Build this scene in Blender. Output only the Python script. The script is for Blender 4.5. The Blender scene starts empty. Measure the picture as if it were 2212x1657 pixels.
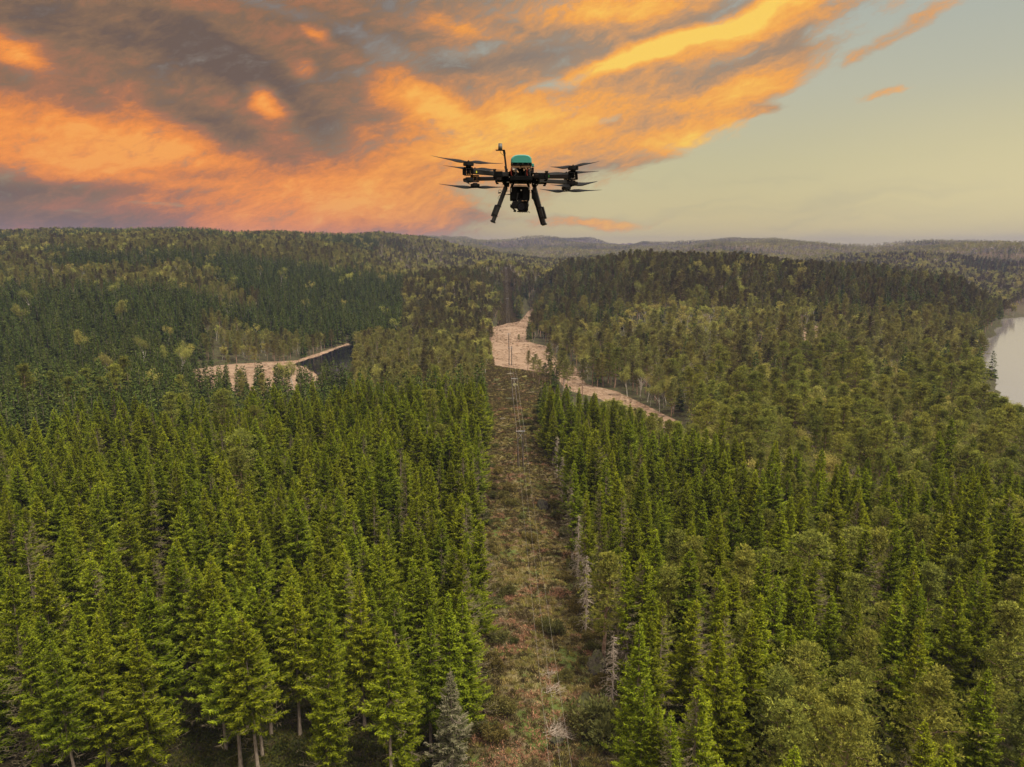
import bpy, bmesh, math, random
import numpy as np
from mathutils import Vector, Matrix

# ------------------------------------------------------------------ camera, sky, sun, exposure
scn = bpy.context.scene
COL = scn.collection
CAMZ = 75.0
PITCH = math.radians(10.6)
F = 1535.0                       # focal length in units of a 2212 wide frame
CP, SP = math.cos(PITCH), math.sin(PITCH)

cam = bpy.data.cameras.new('camera')
cam.sensor_width = 36.0
cam.lens = 36.0 * F / 2212.0
cam.clip_start = 0.1
cam.clip_end = 30000.0
camo = bpy.data.objects.new('camera', cam)
COL.objects.link(camo)
camo.location = (0, 0, CAMZ)
camo.rotation_euler = (math.pi / 2 - PITCH, 0, 0)
scn.camera = camo

scn.view_settings.view_transform = 'Standard'
scn.view_settings.look = 'None'
scn.view_settings.gamma = 1.0
scn.view_settings.exposure = 0.0
scn.cycles.volume_bounces = 0
scn.cycles.max_bounces = 5
scn.cycles.diffuse_bounces = 3
scn.cycles.transmission_bounces = 3
scn.cycles.volume_max_steps = 64

SUN_EL, SUN_AZ = math.radians(60), math.radians(128)     # azimuth clockwise from +Y: behind and to the right
sun = bpy.data.lights.new('sun', 'SUN')
sun.energy = 5.0
sun.angle = math.radians(14)
sun.color = (1.0, 0.93, 0.80)
suno = bpy.data.objects.new('sun', sun)
COL.objects.link(suno)
sd = Vector((math.sin(SUN_AZ) * math.cos(SUN_EL), math.cos(SUN_AZ) * math.cos(SUN_EL), math.sin(SUN_EL)))
suno.rotation_euler = sd.to_track_quat('Z', 'Y').to_euler()


def lin(r, g, b):
    f = lambda c: (c / 255 / 12.92) if c / 255 <= 0.04045 else ((c / 255 + 0.055) / 1.055) ** 2.4
    return (f(r), f(g), f(b), 1.0)


def ray(px, py):
    u, v = (px - 1106) / F, (828.5 - py) / F
    return u, CP + v * SP, -SP + v * CP


def at(px, py, D):               # point at forward distance D under a picture direction
    x, y, z = ray(px, py)
    return Vector((x * D / y, D, CAMZ + z * D / y))


def at_z(px, py, z0):
    x, y, z = ray(px, py)
    t = (z0 - CAMZ) / z
    return Vector((x * t, y * t, z0))


def azel(px, py):
    x, y, z = ray(px, py)
    return math.degrees(math.atan2(x, y)), math.degrees(math.atan2(z, math.hypot(x, y)))


class NT:
    """tiny helper to write node trees as expressions"""
    def __init__(s, tree):
        s.t = tree

    def n(s, kind, **kw):
        nd = s.t.nodes.new(kind)
        for k, v in kw.items():
            setattr(nd, k, v)
        return nd

    def put(s, sock, v):
        if isinstance(v, bpy.types.NodeSocket):
            s.t.links.new(v, sock)
        elif v is not None:
            sock.default_value = v

    def m(s, op, a, b=None, c=None, clamp=False):
        nd = s.n('ShaderNodeMath', operation=op, use_clamp=clamp)
        s.put(nd.inputs[0], a)
        if b is not None: s.put(nd.inputs[1], b)
        if c is not None: s.put(nd.inputs[2], c)
        return nd.outputs[0]

    def mix(s, f, a, b, blend='MIX'):
        nd = s.n('ShaderNodeMix', data_type='RGBA', blend_type=blend)
        s.put(nd.inputs[0], f); s.put(nd.inputs[6], a); s.put(nd.inputs[7], b)
        return nd.outputs[2]

    def noise(s, vec, scale, detail=5, rough=0.55, dist=0.0, lac=2.0):
        nd = s.n('ShaderNodeTexNoise')
        s.put(nd.inputs['Vector'], vec)
        nd.inputs['Scale'].default_value = scale
        nd.inputs['Detail'].default_value = detail
        nd.inputs['Roughness'].default_value = rough
        nd.inputs['Distortion'].default_value = dist
        nd.inputs['Lacunarity'].default_value = lac
        return nd.outputs['Fac']

    def ss(s, v, a, b, lo=0.0, hi=1.0):
        nd = s.n('ShaderNodeMapRange', interpolation_type='SMOOTHSTEP')
        s.put(nd.inputs[0], v)
        for i, q in enumerate((a, b, lo, hi)):
            nd.inputs[i + 1].default_value = q
        return nd.outputs[0]

    def ramp(s, v, stops):
        nd = s.n('ShaderNodeValToRGB')
        cr = nd.color_ramp
        while len(cr.elements) < len(stops):
            cr.elements.new(0.5)
        for e, (p, c) in zip(cr.elements, stops):
            e.position = p; e.color = c
        s.put(nd.inputs[0], v)
        return nd.outputs[0]

    def mapping(s, vec, loc, rot, scale, kind='TEXTURE'):
        nd = s.n('ShaderNodeMapping', vector_type=kind)
        s.put(nd.inputs[0], vec)
        nd.inputs[1].default_value = loc
        nd.inputs[2].default_value = (0, 0, rot)
        nd.inputs[3].default_value = scale
        return nd.outputs[0]

    def length(s, vec):
        nd = s.n('ShaderNodeVectorMath', operation='LENGTH')
        s.put(nd.inputs[0], vec)
        return nd.outputs['Value']

    def comb(s, x, y, z=0.0):
        nd = s.n('ShaderNodeCombineXYZ')
        s.put(nd.inputs[0], x); s.put(nd.inputs[1], y); s.put(nd.inputs[2], z)
        return nd.outputs[0]


SKY_GAIN_HIGH = 4.0


def build_world():
    w = bpy.data.worlds.new('World')
    scn.world = w
    w.use_nodes = True
    t = w.node_tree
    t.nodes.clear()
    N = NT(t)
    tc = N.n('ShaderNodeTexCoord')
    sep = N.n('ShaderNodeSeparateXYZ')
    t.links.new(tc.outputs['Generated'], sep.inputs[0])
    X, Y, Z = sep.outputs
    D2 = 180 / math.pi
    A = N.m('MULTIPLY', N.m('ARCTAN2', X, Y), D2)                 # azimuth in degrees
    E = N.m('MULTIPLY', N.m('ARCSINE', Z), D2)                    # elevation in degrees
    V = N.comb(A, E)
    # domain warp
    w1 = N.noise(N.mapping(V, (0, 0, 0), 0.25, (9, 4, 1)), 1.0, 4, 0.55)
    w2 = N.noise(N.mapping(V, (30, 7, 0), -0.2, (7, 3.5, 1)), 1.0, 4, 0.55)
    Aw = N.m('MULTIPLY_ADD', N.m('SUBTRACT', w1, 0.5), 7.0, A)
    Ew = N.m('MULTIPLY_ADD', N.m('SUBTRACT', w2, 0.5), 4.0, E)
    W = N.comb(Aw, Ew)
    Wl = N.comb(N.m('MULTIPLY_ADD', N.m('SUBTRACT', w1, 0.5), 3.0, A), N.m('MULTIPLY_ADD', N.m('SUBTRACT', w2, 0.5), 2.0, E))

    def blobs(vec, lst):
        acc = None
        for px, py, sx, sy, rot, amp in lst:
            a0, e0 = azel(px, py)
            d = N.length(N.mapping(vec, (a0, e0, 0), math.radians(rot), (sx * 0.0325, sy * 0.0345, 1)))
            g = N.ss(d, 1.0, 0.0, 0.0, amp)
            acc = g if acc is None else N.m('ADD', acc, g)
        return acc

    # coverage: everything left of a slanting line, ragged at the edge
    (a1, e1), (a2, e2) = azel(985, 520), azel(1905, 0)
    dx, dy = a2 - a1, e2 - e1
    L = math.hypot(dx, dy)
    nx, ny = -dy / L, dx / L                                     # normal to the upper left
    side = N.m('ADD', N.m('MULTIPLY', N.m('SUBTRACT', A, a1), nx), N.m('MULTIPLY', N.m('SUBTRACT', E, e1), ny))
    cov = N.ss(side, -8.0, 7.0, -0.55, 0.50)
    cov = N.m('ADD', cov, blobs(Wl, [
        (1380, 290, 420, 90, 8, 0.75), (1600, 190, 330, 75, 14, 0.70), (1560, 90, 420, 70, 15, 0.45), (1250, 380, 220, 60, 6, 0.25),
        (1960, 66, 210, 30, 26, 0.62), (1910, 198, 120, 24, 5, 0.70), (1660, 240, 90, 16, 8, 0.5), (1300, 482, 280, 36, 0, 0.75), (960, 470, 200, 30, 2, 0.35), (1420, 350, 200, 30, 3, 0.35), (1700, 470, 300, 20, 0, 0.3),
        (870, 470, 330, 60, 0, 0.35), (930, 400, 260, 80, 0, 0.2), (1020, 420, 200, 50, 0, -0.25),
        (830, 110, 170, 45, -15, -0.36), (700, 300, 170, 60, -10, -0.25), (1230, 175, 160, 20, 12, -0.25), (1310, 258, 120, 14, 10, -0.35),
        (1480, 150, 260, 18, 10, -0.16), (1680, 120, 130, 70, 60, 0.35), (640, 30, 260, 35, -10, -0.25), (330, 437, 120, 10, 0, -0.30), (1110, 20, 300, 40, 5, -0.2), (1000, 110, 160, 30, 5, -0.25),
        (150, 452, 100, 8, 0, -0.2), (1900, 330, 300, 80, 0, -0.3)]))
    n1 = N.noise(N.mapping(Wl, (0, 0, 0), 0.28, (9.0, 3.4, 1)), 1.0, 9, 0.69)
    n2 = N.noise(N.mapping(Wl, (12, 40, 0), 0.30, (3.6, 1.5, 1)), 1.0, 8, 0.68)   # long wisps
    n3 = N.noise(N.mapping(Wl, (12, 40, 0), 0.35, (1.5, 0.6, 1)), 1.0, 6, 0.68)   # fine fibres
    dens = N.m('ADD', cov, N.m('MULTIPLY', N.m('SUBTRACT', n1, 0.5), 1.35))
    dens = N.m('ADD', dens, N.m('MULTIPLY', N.m('SUBTRACT', n2, 0.5), 0.95))
    dens = N.m('ADD', dens, N.m('MULTIPLY', N.m('SUBTRACT', n3, 0.5), 0.40))
    mask = N.ss(dens, -0.06, 0.46)

    # how brightly each part of the cloud deck catches the low sun
    lit = blobs(Wl, [
        (170, 330, 480, 130, -8, 0.62), (40, 120, 110, 60, -30, 0.60), (585, 215, 75, 48, -35, 0.75),
        (330, 300, 300, 80, -18, 0.30), (900, 215, 200, 70, -20, 0.48), (1150, 265, 420, 120, 4, 0.50),
        (960, 340, 380, 110, 0, 0.38), (740, 440, 460, 110, 0, 0.62), (560, 500, 300, 60, 0, 0.25), (1420, 105, 400, 34, 15, 0.5),
        (1640, 45, 330, 62, 20, 0.50), (1330, 20, 320, 36, 3, 0.45), (1480, 85, 330, 36, 14, 0.55), (1480, 300, 330, 60, 6, 0.50), (1610, 190, 260, 50, 12, 0.45),
        (1960, 62, 200, 30, 24, 0.22), (1910, 198, 120, 20, 5, 0.25), (1300, 480, 260, 32, 0, 0.40), (1000, 60, 200, 26, -8, 0.28), (680, 75, 60, 22, -20, 0.45), (650, 150, 50, 30, -20, 0.4),
        (250, 70, 620, 100, -6, -0.25), (120, 200, 240, 45, -20, -0.22), (520, 150, 330, 60, -25, -0.30), (470, 265, 170, 40, -20, -0.25),
        (150, 410, 420, 34, 2, -0.32), (120, 470, 420, 40, 0, -0.12), (700, 290, 110, 55, -20, -0.30), (430, 370, 200, 22, 0, -0.25),
        (760, 80, 300, 60, -10, -0.25), (1100, 130, 260, 34, 8, -0.20)])
    lit = N.m('ADD', lit, 0.30)
    lit = N.m('ADD', lit, N.m('MULTIPLY', N.m('SUBTRACT', n1, 0.5), 1.15))
    lit = N.m('ADD', lit, N.m('MULTIPLY', N.m('SUBTRACT', n2, 0.5), 0.75))
    lit = N.m('ADD', lit, N.m('MULTIPLY', N.m('SUBTRACT', n3, 0.5), 0.34), clamp=True)
    c_left = N.ramp(lit, [(0.0, lin(108, 90, 78)), (0.22, lin(138, 108, 82)), (0.42, lin(170, 115, 82)), (0.6, lin(222, 134, 66)),
                          (0.78, lin(248, 150, 62)), (0.93, lin(254, 168, 76))])
    c_right = N.ramp(lit, [(0.0, lin(140, 125, 112)), (0.25, lin(165, 138, 112)), (0.45, lin(212, 155, 100)), (0.62, lin(246, 168, 76)),
                           (0.8, lin(253, 188, 82)), (0.98, lin(255, 210, 92))])
    cloud = N.mix(N.ss(A, -18.0, 8.0), c_left, c_right)
    # clear air
    base = N.ramp(N.m('DIVIDE', E, 40.0, clamp=True), [(0.0, lin(228, 204, 126)), (0.06, lin(220, 200, 134)), (0.16, lin(208, 196, 142)),
                                                        (0.28, lin(196, 192, 160)), (0.42, lin(180, 184, 168)), (1.0, lin(166, 174, 176))])
    dim = N.mix(1.0, base, lin(200, 182, 180), 'MULTIPLY')
    base = N.mix(N.ss(A, 8.0, -14.0), base, dim)
    # faint cloud bars above the right horizon
    bars = N.noise(N.mapping(W, (3, 3, 0), 0.05, (16, 1.6, 1)), 1.0, 4, 0.5)
    base = N.mix(N.m('MULTIPLY', N.ss(bars, 0.45, 0.75), N.ss(E, 9.0, 1.0, 0.0, 0.45)), base, lin(168, 158, 128))
    glow = N.length(N.mapping(V, (37.0, 3.5, 0), 0.0, (24, 9, 1)))
    base = N.mix(N.ss(glow, 1.0, 0.0, 0.0, 0.55), base, lin(240, 222, 160))
    # real blue of the air from the physical sky, added faintly
    sky = N.n('ShaderNodeTexSky', sky_type='NISHITA')
    sky.sun_disc = False
    sky.sun_elevation = SUN_EL
    sky.sun_rotation = SUN_AZ
    clear = N.mix(0.14, base, N.mix(1.0, sky.outputs[0], (0.105, 0.105, 0.105, 1), 'MULTIPLY'))
    low = N.mix(N.m('MULTIPLY', mask, 0.96), clear, cloud)
    # thin bright overcast over the rest of the dome (overhead and behind)
    hi_n = N.noise(N.mapping(V, (5, 5, 0), 0.3, (26, 12, 1)), 1.0, 5, 0.55)
    high = N.mix(N.ss(hi_n, 0.35, 0.65), lin(196, 196, 200), lin(226, 214, 196))
    high = N.mix(1.0, high, (SKY_GAIN_HIGH,) * 3 + (1,), 'MULTIPLY')
    up = N.ss(E, 20.0, 50.0)
    allc = N.mix(up, low, high)
    bg = N.n('ShaderNodeBackground')
    bg.inputs['Strength'].default_value = 1.0
    t.links.new(allc, bg.inputs[0])
    out = N.n('ShaderNodeOutputWorld')
    t.links.new(bg.outputs[0], out.inputs[0])
    w.cycles.sampling_method = 'MANUAL'
    w.cycles.sample_map_resolution = 512


build_world()

# ------------------------------------------------------------------ general helpers
RNG = np.random.RandomState(7)
random.seed(7)


def tag(o, label=None, cat=None, group=None, kind=None):
    if label: o['label'] = label
    if cat: o['category'] = cat
    if group: o['group'] = group
    if kind: o['kind'] = kind
    return o


def link(name, me, parent=None, loc=None):
    o = bpy.data.objects.new(name, me)
    COL.objects.link(o)
    if parent is not None: o.parent = parent
    if loc is not None: o.location = loc
    return o


def empty(name, loc, rz=0.0):
    o = bpy.data.objects.new(name, None)
    COL.objects.link(o)
    o.empty_display_size = 0.3
    o.location = loc
    o.rotation_euler = (0, 0, rz)
    return o


def hash2(ix, iy, seed):
    h = (ix.astype(np.int64) * 374761393 + iy.astype(np.int64) * 668265263 + seed * 974634777) & 0xffffffff
    h = ((h ^ (h >> 13)) * 1274126177) & 0xffffffff
    h = h ^ (h >> 16)
    return (h & 0xffffff) / float(0xffffff)


def vnoise(x, y, seed=0):
    x = np.asarray(x, float); y = np.asarray(y, float)
    ix, iy = np.floor(x), np.floor(y)
    fx, fy = x - ix, y - iy
    fx = fx * fx * (3 - 2 * fx); fy = fy * fy * (3 - 2 * fy)
    a = hash2(ix, iy, seed); b = hash2(ix + 1, iy, seed)
    c = hash2(ix, iy + 1, seed); d = hash2(ix + 1, iy + 1, seed)
    return (a * (1 - fx) + b * fx) * (1 - fy) + (c * (1 - fx) + d * fx) * fy


def fbm(x, y, seed=0, octv=4):
    s = 0; a = 0.5; n = 0
    for k in range(octv):
        s = s + a * vnoise(x * 2 ** k + 17.3 * k, y * 2 ** k - 9.1 * k, seed + k); n += a; a *= 0.5
    return s / n - 0.5


def sstep(v, a, b):
    t = np.clip((v - a) / (b - a), 0, 1)
    return t * t * (3 - 2 * t)


def inside(poly, x, y):
    x = np.asarray(x, float); y = np.asarray(y, float)
    r = np.zeros(x.shape, bool)
    n = len(poly)
    for i in range(n):
        x1, y1 = poly[i]; x2, y2 = poly[(i + 1) % n]
        c = ((y1 > y) != (y2 > y)) & (x < (x2 - x1) * (y - y1) / ((y2 - y1) if y2 != y1 else 1e-9) + x1)
        r ^= c
    return r


def sdist(poly, x, y):           # signed distance, negative inside
    x = np.asarray(x, float); y = np.asarray(y, float)
    d = np.full(x.shape, 1e9)
    n = len(poly)
    for i in range(n):
        x1, y1 = poly[i]; x2, y2 = poly[(i + 1) % n]
        ex, ey = x2 - x1, y2 - y1
        t = np.clip(((x - x1) * ex + (y - y1) * ey) / (ex * ex + ey * ey + 1e-9), 0, 1)
        d = np.minimum(d, np.hypot(x - x1 - t * ex, y - y1 - t * ey))
    return np.where(inside(poly, x, y), -d, d)


def pixpoly(pts, z):
    return [tuple(at_z(px, py, z)[:2]) for px, py in pts]


# ------------------------------------------------------------------ terrain
TP = []                          # (picture x, forward distance, height)
def tp(px, *dz):
    for D, z in dz:
        TP.append((px, D, z))
for px in (-500, 0, 350, 800, 1180, 1600, 2211, 2700):
    tp(px, (12, 15), (40, 15), (75, 14.5), (120, 14.5), (170, 13.5), (220, 14.5), (255, 15))
tp(1180, (145, 12.5), (194, 15), (235, 16.5))
tp(1120, (262, 17.6), (292, 12.8), (340, 15.4), (385, 13.4), (450, 13.0), (520, 13), (600, 13), (690, 13))
tp(1090, (725, 21), (770, 37), (810, 48), (850, 52), (950, 38), (1300, 48), (2000, 60), (2700, 92))
for px in (-500, 0, 180, 330):
    tp(px, (300, 17), (400, 28), (500, 42), (700, 68), (1000, 90), (1150, 95), (1400, 80), (2500, 75))
tp(440, (305, 13.2), (370, 14), (420, 24), (500, 38), (700, 64), (1000, 89), (1150, 95), (1400, 80), (2500, 80))
tp(560, (305, 13), (380, 13.2), (440, 16), (520, 28), (620, 44), (800, 66), (1150, 92), (1400, 80), (2500, 85))
tp(700, (300, 13), (400, 12.9), (475, 14), (550, 24), (650, 38), (900, 70), (1200, 94), (1500, 80), (2600, 95))
tp(850, (310, 14), (380, 14), (470, 13.5), (600, 17), (750, 37), (1000, 48), (1400, 92), (2500, 90))
tp(950, (320, 14), (400, 14), (470, 14.5), (540, 22), (630, 37), (720, 45), (850, 33), (1100, 44), (1600, 90), (2500, 95))
tp(1030, (320, 14), (400, 13.5), (560, 16), (640, 28), (720, 40), (820, 48), (900, 34))
tp(1160, (720, 17), (780, 34), (850, 44), (950, 34))
tp(1210, (330, 13.2), (480, 14), (560, 20), (640, 32), (740, 49), (900, 36), (1300, 48), (2000, 58), (2700, 92))
tp(1350, (280, 13), (400, 15.5), (480, 25), (560, 42), (650, 60), (760, 54), (950, 40), (1400, 50), (2000, 60), (2700, 88))
tp(1600, (280, 13.5), (400, 18), (500, 29), (580, 46), (640, 55), (760, 46), (950, 36), (1400, 48), (2100, 66), (2800, 88))
tp(1850, (280, 13.5), (400, 17), (500, 24), (600, 40), (650, 46), (780, 32), (1100, 32), (1500, 46), (2200, 66), (2900, 78))
tp(2040, (280, 13), (400, 14.5), (500, 20), (600, 31), (640, 36), (760, 22), (1000, 22), (1300, 44), (1700, 66), (2300, 76))
tp(2110, (300, 12.2), (400, 12.6), (520, 15), (620, 20), (700, 14), (950, 14), (1200, 36), (1500, 62), (2200, 70))
for px in (2211, 2400, 2700, 3000):
    tp(px, (340, 7), (450, 6), (600, 6), (800, 7), (880, 13), (1050, 27), (1250, 44), (1500, 62), (2200, 68))
CREST = [(1250, 510), (1400, 519), (1570, 514), (1700, 527), (1850, 535), (1950, 529), (2060, 522), (2200, 529), (900, 512), (1050, 516), (600, 508), (100, 505)]
for px, py in CREST:
    D = 3600
    TP.append((px, D, at(px, py, D).z - 22))
    TP.append((px, 7000, at(px, py, D).z - 60))
TPA = np.array(TP, float)
_az = np.arctan2((TPA[:, 0] - 1106) / F, CP + 0.0)          # close enough: forward plane azimuth
_r = TPA[:, 1] / np.cos(_az)
K1, K2 = 6.0, 3.0
_q = np.stack([_az * K1, np.log(_r) * K2], 1)
_M = np.linalg.norm(_q[:, None] - _q[None], axis=2)
_w = np.linalg.solve(_M + np.eye(len(_q)) * 0.02, TPA[:, 2] - TPA[:, 2].mean())
_mean = TPA[:, 2].mean()

LAKE_W = pixpoly([(632, 788), (668, 774), (700, 764), (735, 751), (757, 744), (768, 752), (770, 790), (745, 828), (705, 835), (684, 808), (656, 795)], 12.2)
BOG_W = pixpoly([(415, 800), (470, 790), (560, 783), (640, 779), (700, 759), (750, 742), (757, 743), (762, 765), (760, 832), (700, 850), (560, 850), (430, 850)], 12.8)
BOG_M = pixpoly([(1052, 712), (1092, 700), (1126, 694), (1142, 674), (1152, 670), (1150, 690), (1134, 712), (1137, 738), (1178, 748), (1200, 778),
                 (1240, 793), (1262, 830), (1330, 846), (1400, 880), (1470, 915), (1440, 925), (1370, 892), (1290, 858), (1225, 842), (1205, 812), (1165, 805), (1068, 790), (1064, 745)], 13.0)
LAKE_E = pixpoly([(2136, 735), (2150, 712), (2162, 700), (2160, 694), (2152, 690), (2300, 681), (2700, 684), (3000, 800), (2600, 1000), (2300, 930),
                  (2206, 885), (2175, 850), (2150, 800), (2122, 775), (2118, 755)], 10.5)
BOG_S = pixpoly([(1735, 718), (1765, 714), (1768, 730), (1740, 735)], 22)
POLES = [(1125, 194, 11.0, 2), (1111, 265, 10.8, 2), (1102.5, 385, 10.5, 2), (1099, 450, 10.4, 1), (1096, 712, 10.0, 1), (1093, 800, 10.5, 2)]


def corridor(D):                 # left and right trunk edge of the cleared strip
    l = np.interp(D, [0, 60, 100, 180, 250, 262, 300, 700, 860, 2000], [-1.5, -3.2, -5.0, -7.4, -9.8, -11, -13, -10, -11, -12])
    r = np.interp(D, [0, 60, 100, 180, 250, 270, 300, 700, 860, 2000], [14, 14, 13.0, 11.6, 9.6, 12, 20, 2, -2, 0])
    return l, r


def height(x, y):
    x = np.asarray(x, float); y = np.asarray(y, float)
    shp = x.shape
    x = x.ravel(); y = y.ravel()
    az = np.clip(np.arctan2(x, y), -0.85, 0.85)
    r = np.clip(np.hypot(x, y), 12, 9000)
    q = np.stack([az * K1, np.log(r) * K2], 1)
    z = np.empty(len(x))
    for i in range(0, len(x), 40000):
        d = np.sqrt(((q[i:i + 40000, None] - _q[None]) ** 2).sum(2))
        z[i:i + 40000] = d @ _w + _mean
    amp = np.interp(r, [0, 60, 300, 600, 1200, 2500, 4000], [0.3, 0.7, 1.2, 4, 10, 30, 34])
    z = z + amp * 2 * fbm(x / np.interp(r, [0, 300, 1500, 4000], [25, 60, 240, 420]), y / np.interp(r, [0, 300, 1500, 4000], [25, 60, 240, 420]), 3, 4) * np.where(r > 700, 1.0, 1.0)
    fz = sstep(r, 1100, 2000)
    z = z + fz * 80 * (0.5 - np.abs(2 * fbm(x / 420, y / 700, 55, 3)) - 0.38)
    z = z + 0.5 * fbm(x / 4, y / 4, 11, 3) * (r < 400)
    l, rr = corridor(y)
    inc = sstep(x, l - 1, l + 2) * sstep(-x, -rr - 1, -rr + 2) * (y > 30) * (y < 420)
    z = z + inc * (1.5 * fbm(x / 9, y / 9, 21, 3) + 0.25 * fbm(x / 1.6, y / 1.6, 5, 2))
    for poly, zz, wd in ((BOG_W, 12.8, 14), (BOG_M, 13.0, 10)):
        s = sdist(poly, x, y)
        m = sstep(-s, -wd, 1.0)
        z = z * (1 - m) + (zz + 0.35 * fbm(x / 5, y / 5, 31, 3)) * m
    s = sdist(LAKE_W, x, y) + 5 * fbm(x / 7, y / 7, 41, 3)
    m = sstep(-s, -1.5, 3.0); z = z * (1 - m) + 10.5 * m
    s = sdist(LAKE_E, x, y) + 12 * fbm(x / 22, y / 22, 42, 3)
    m = sstep(-s, -7, 3); z = z * (1 - m) + 8.0 * m
    m = sstep(-s, -26, -7) * (1 - m); z = np.where(m > 0, z * (1 - m) + np.maximum(z, 11.2) * m, z)
    return z.reshape(shp)


def build_terrain():
    azf = np.radians(np.concatenate([np.linspace(-180, -46, 28), np.linspace(-44, -38, 12), np.linspace(-37.5, 37.5, 520), np.linspace(38, 44, 12), np.linspace(46, 180, 28)]))
    rr = np.concatenate([[2, 6, 12, 20, 30, 40, 48, 54], np.exp(np.linspace(np.log(58), np.log(460), 360)), np.exp(np.linspace(np.log(462), np.log(5600), 300))])
    nA, nR = len(azf), len(rr)
    Rg, Ag = np.meshgrid(rr, azf, indexing='ij')
    X = Rg * np.sin(Ag); Y = Rg * np.cos(Ag)
    Z = height(X, Y)
    V = np.stack([X.ravel(), Y.ravel(), Z.ravel()], 1)
    i, j = np.meshgrid(np.arange(nR - 1), np.arange(nA - 1), indexing='ij')
    a = (i * nA + j).ravel()
    Q = np.stack([a, a + 1, a + nA + 1, a + nA], 1)[:, ::-1]
    me = bpy.data.meshes.new('ground')
    me.vertices.add(len(V)); me.vertices.foreach_set('co', V.ravel())
    me.loops.add(Q.size); me.loops.foreach_set('vertex_index', Q.ravel().astype(np.int32))
    me.polygons.add(len(Q)); me.polygons.foreach_set('loop_start', np.arange(0, Q.size, 4, dtype=np.int32))
    me.update(calc_edges=True)
    me.polygons.foreach_set('use_smooth', np.ones(len(Q), bool))
    x, y = X.ravel(), Y.ravel()
    bog = np.maximum.reduce([sstep(-sdist(p, x, y), -wd, 1.5) for p, wd in ((BOG_W, 2.5), (BOG_M, 3), (BOG_S, 2))])
    l, r = corridor(y)
    heath = sstep(x, l - 3, l + 1) * sstep(-x, -r - 3, -r + 1) * (y > 20) * sstep(-y, -880, -860)
    far = sstep(np.hypot(x, y), 700, 1300)
    for nm, arr in (('bog', bog), ('heath', heath), ('far', far)):
        at_ = me.attributes.new(nm, 'FLOAT', 'POINT')
        at_.data.foreach_set('value', arr.astype(np.float32))
    o = link('ground', me)
    tag(o, kind='structure')
    # far and near lake water
    return o, (azf, rr, Z)


def attr(N, name):
    nd = N.n('ShaderNodeAttribute', attribute_name=name)
    return nd.outputs['Fac']


def new_mat(name):
    m = bpy.data.materials.new(name)
    m.use_nodes = True
    m.node_tree.nodes.clear()
    return m, NT(m.node_tree)


def finish(m, N, shader):
    out = N.n('ShaderNodeOutputMaterial')
    N.t.links.new(shader, out.inputs['Surface'])
    return m


def principled(N, color, rough=0.8, spec=0.2, normal=None, metal=0.0):
    p = N.n('ShaderNodeBsdfPrincipled')
    N.put(p.inputs['Base Color'], color)
    N.put(p.inputs['Roughness'], rough)
    p.inputs['Specular IOR Level'].default_value = spec
    p.inputs['Metallic'].default_value = metal
    if normal is not None: N.t.links.new(normal, p.inputs['Normal'])
    return p.outputs[0]


def simple(name, col, rough=0.6, spec=0.3, metal=0.0, var=0.15, scale=30, bump=0.0):
    m, N = new_mat(name)
    tc = N.n('ShaderNodeTexCoord').outputs['Object']
    n = N.noise(tc, scale, 4, 0.6)
    c = N.mix(n, tuple(c * (1 - var) for c in col[:3]) + (1,), tuple(min(1, c * (1 + var)) for c in col[:3]) + (1,))
    nm = None
    if bump:
        b = N.n('ShaderNodeBump'); b.inputs['Strength'].default_value = bump; b.inputs['Distance'].default_value = 0.02
        N.put(b.inputs['Height'], n); nm = b.outputs[0]
    r = N.m('MULTIPLY_ADD', n, 0.2, rough - 0.1)
    return finish(m, N, principled(N, c, r, spec, nm, metal))


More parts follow.
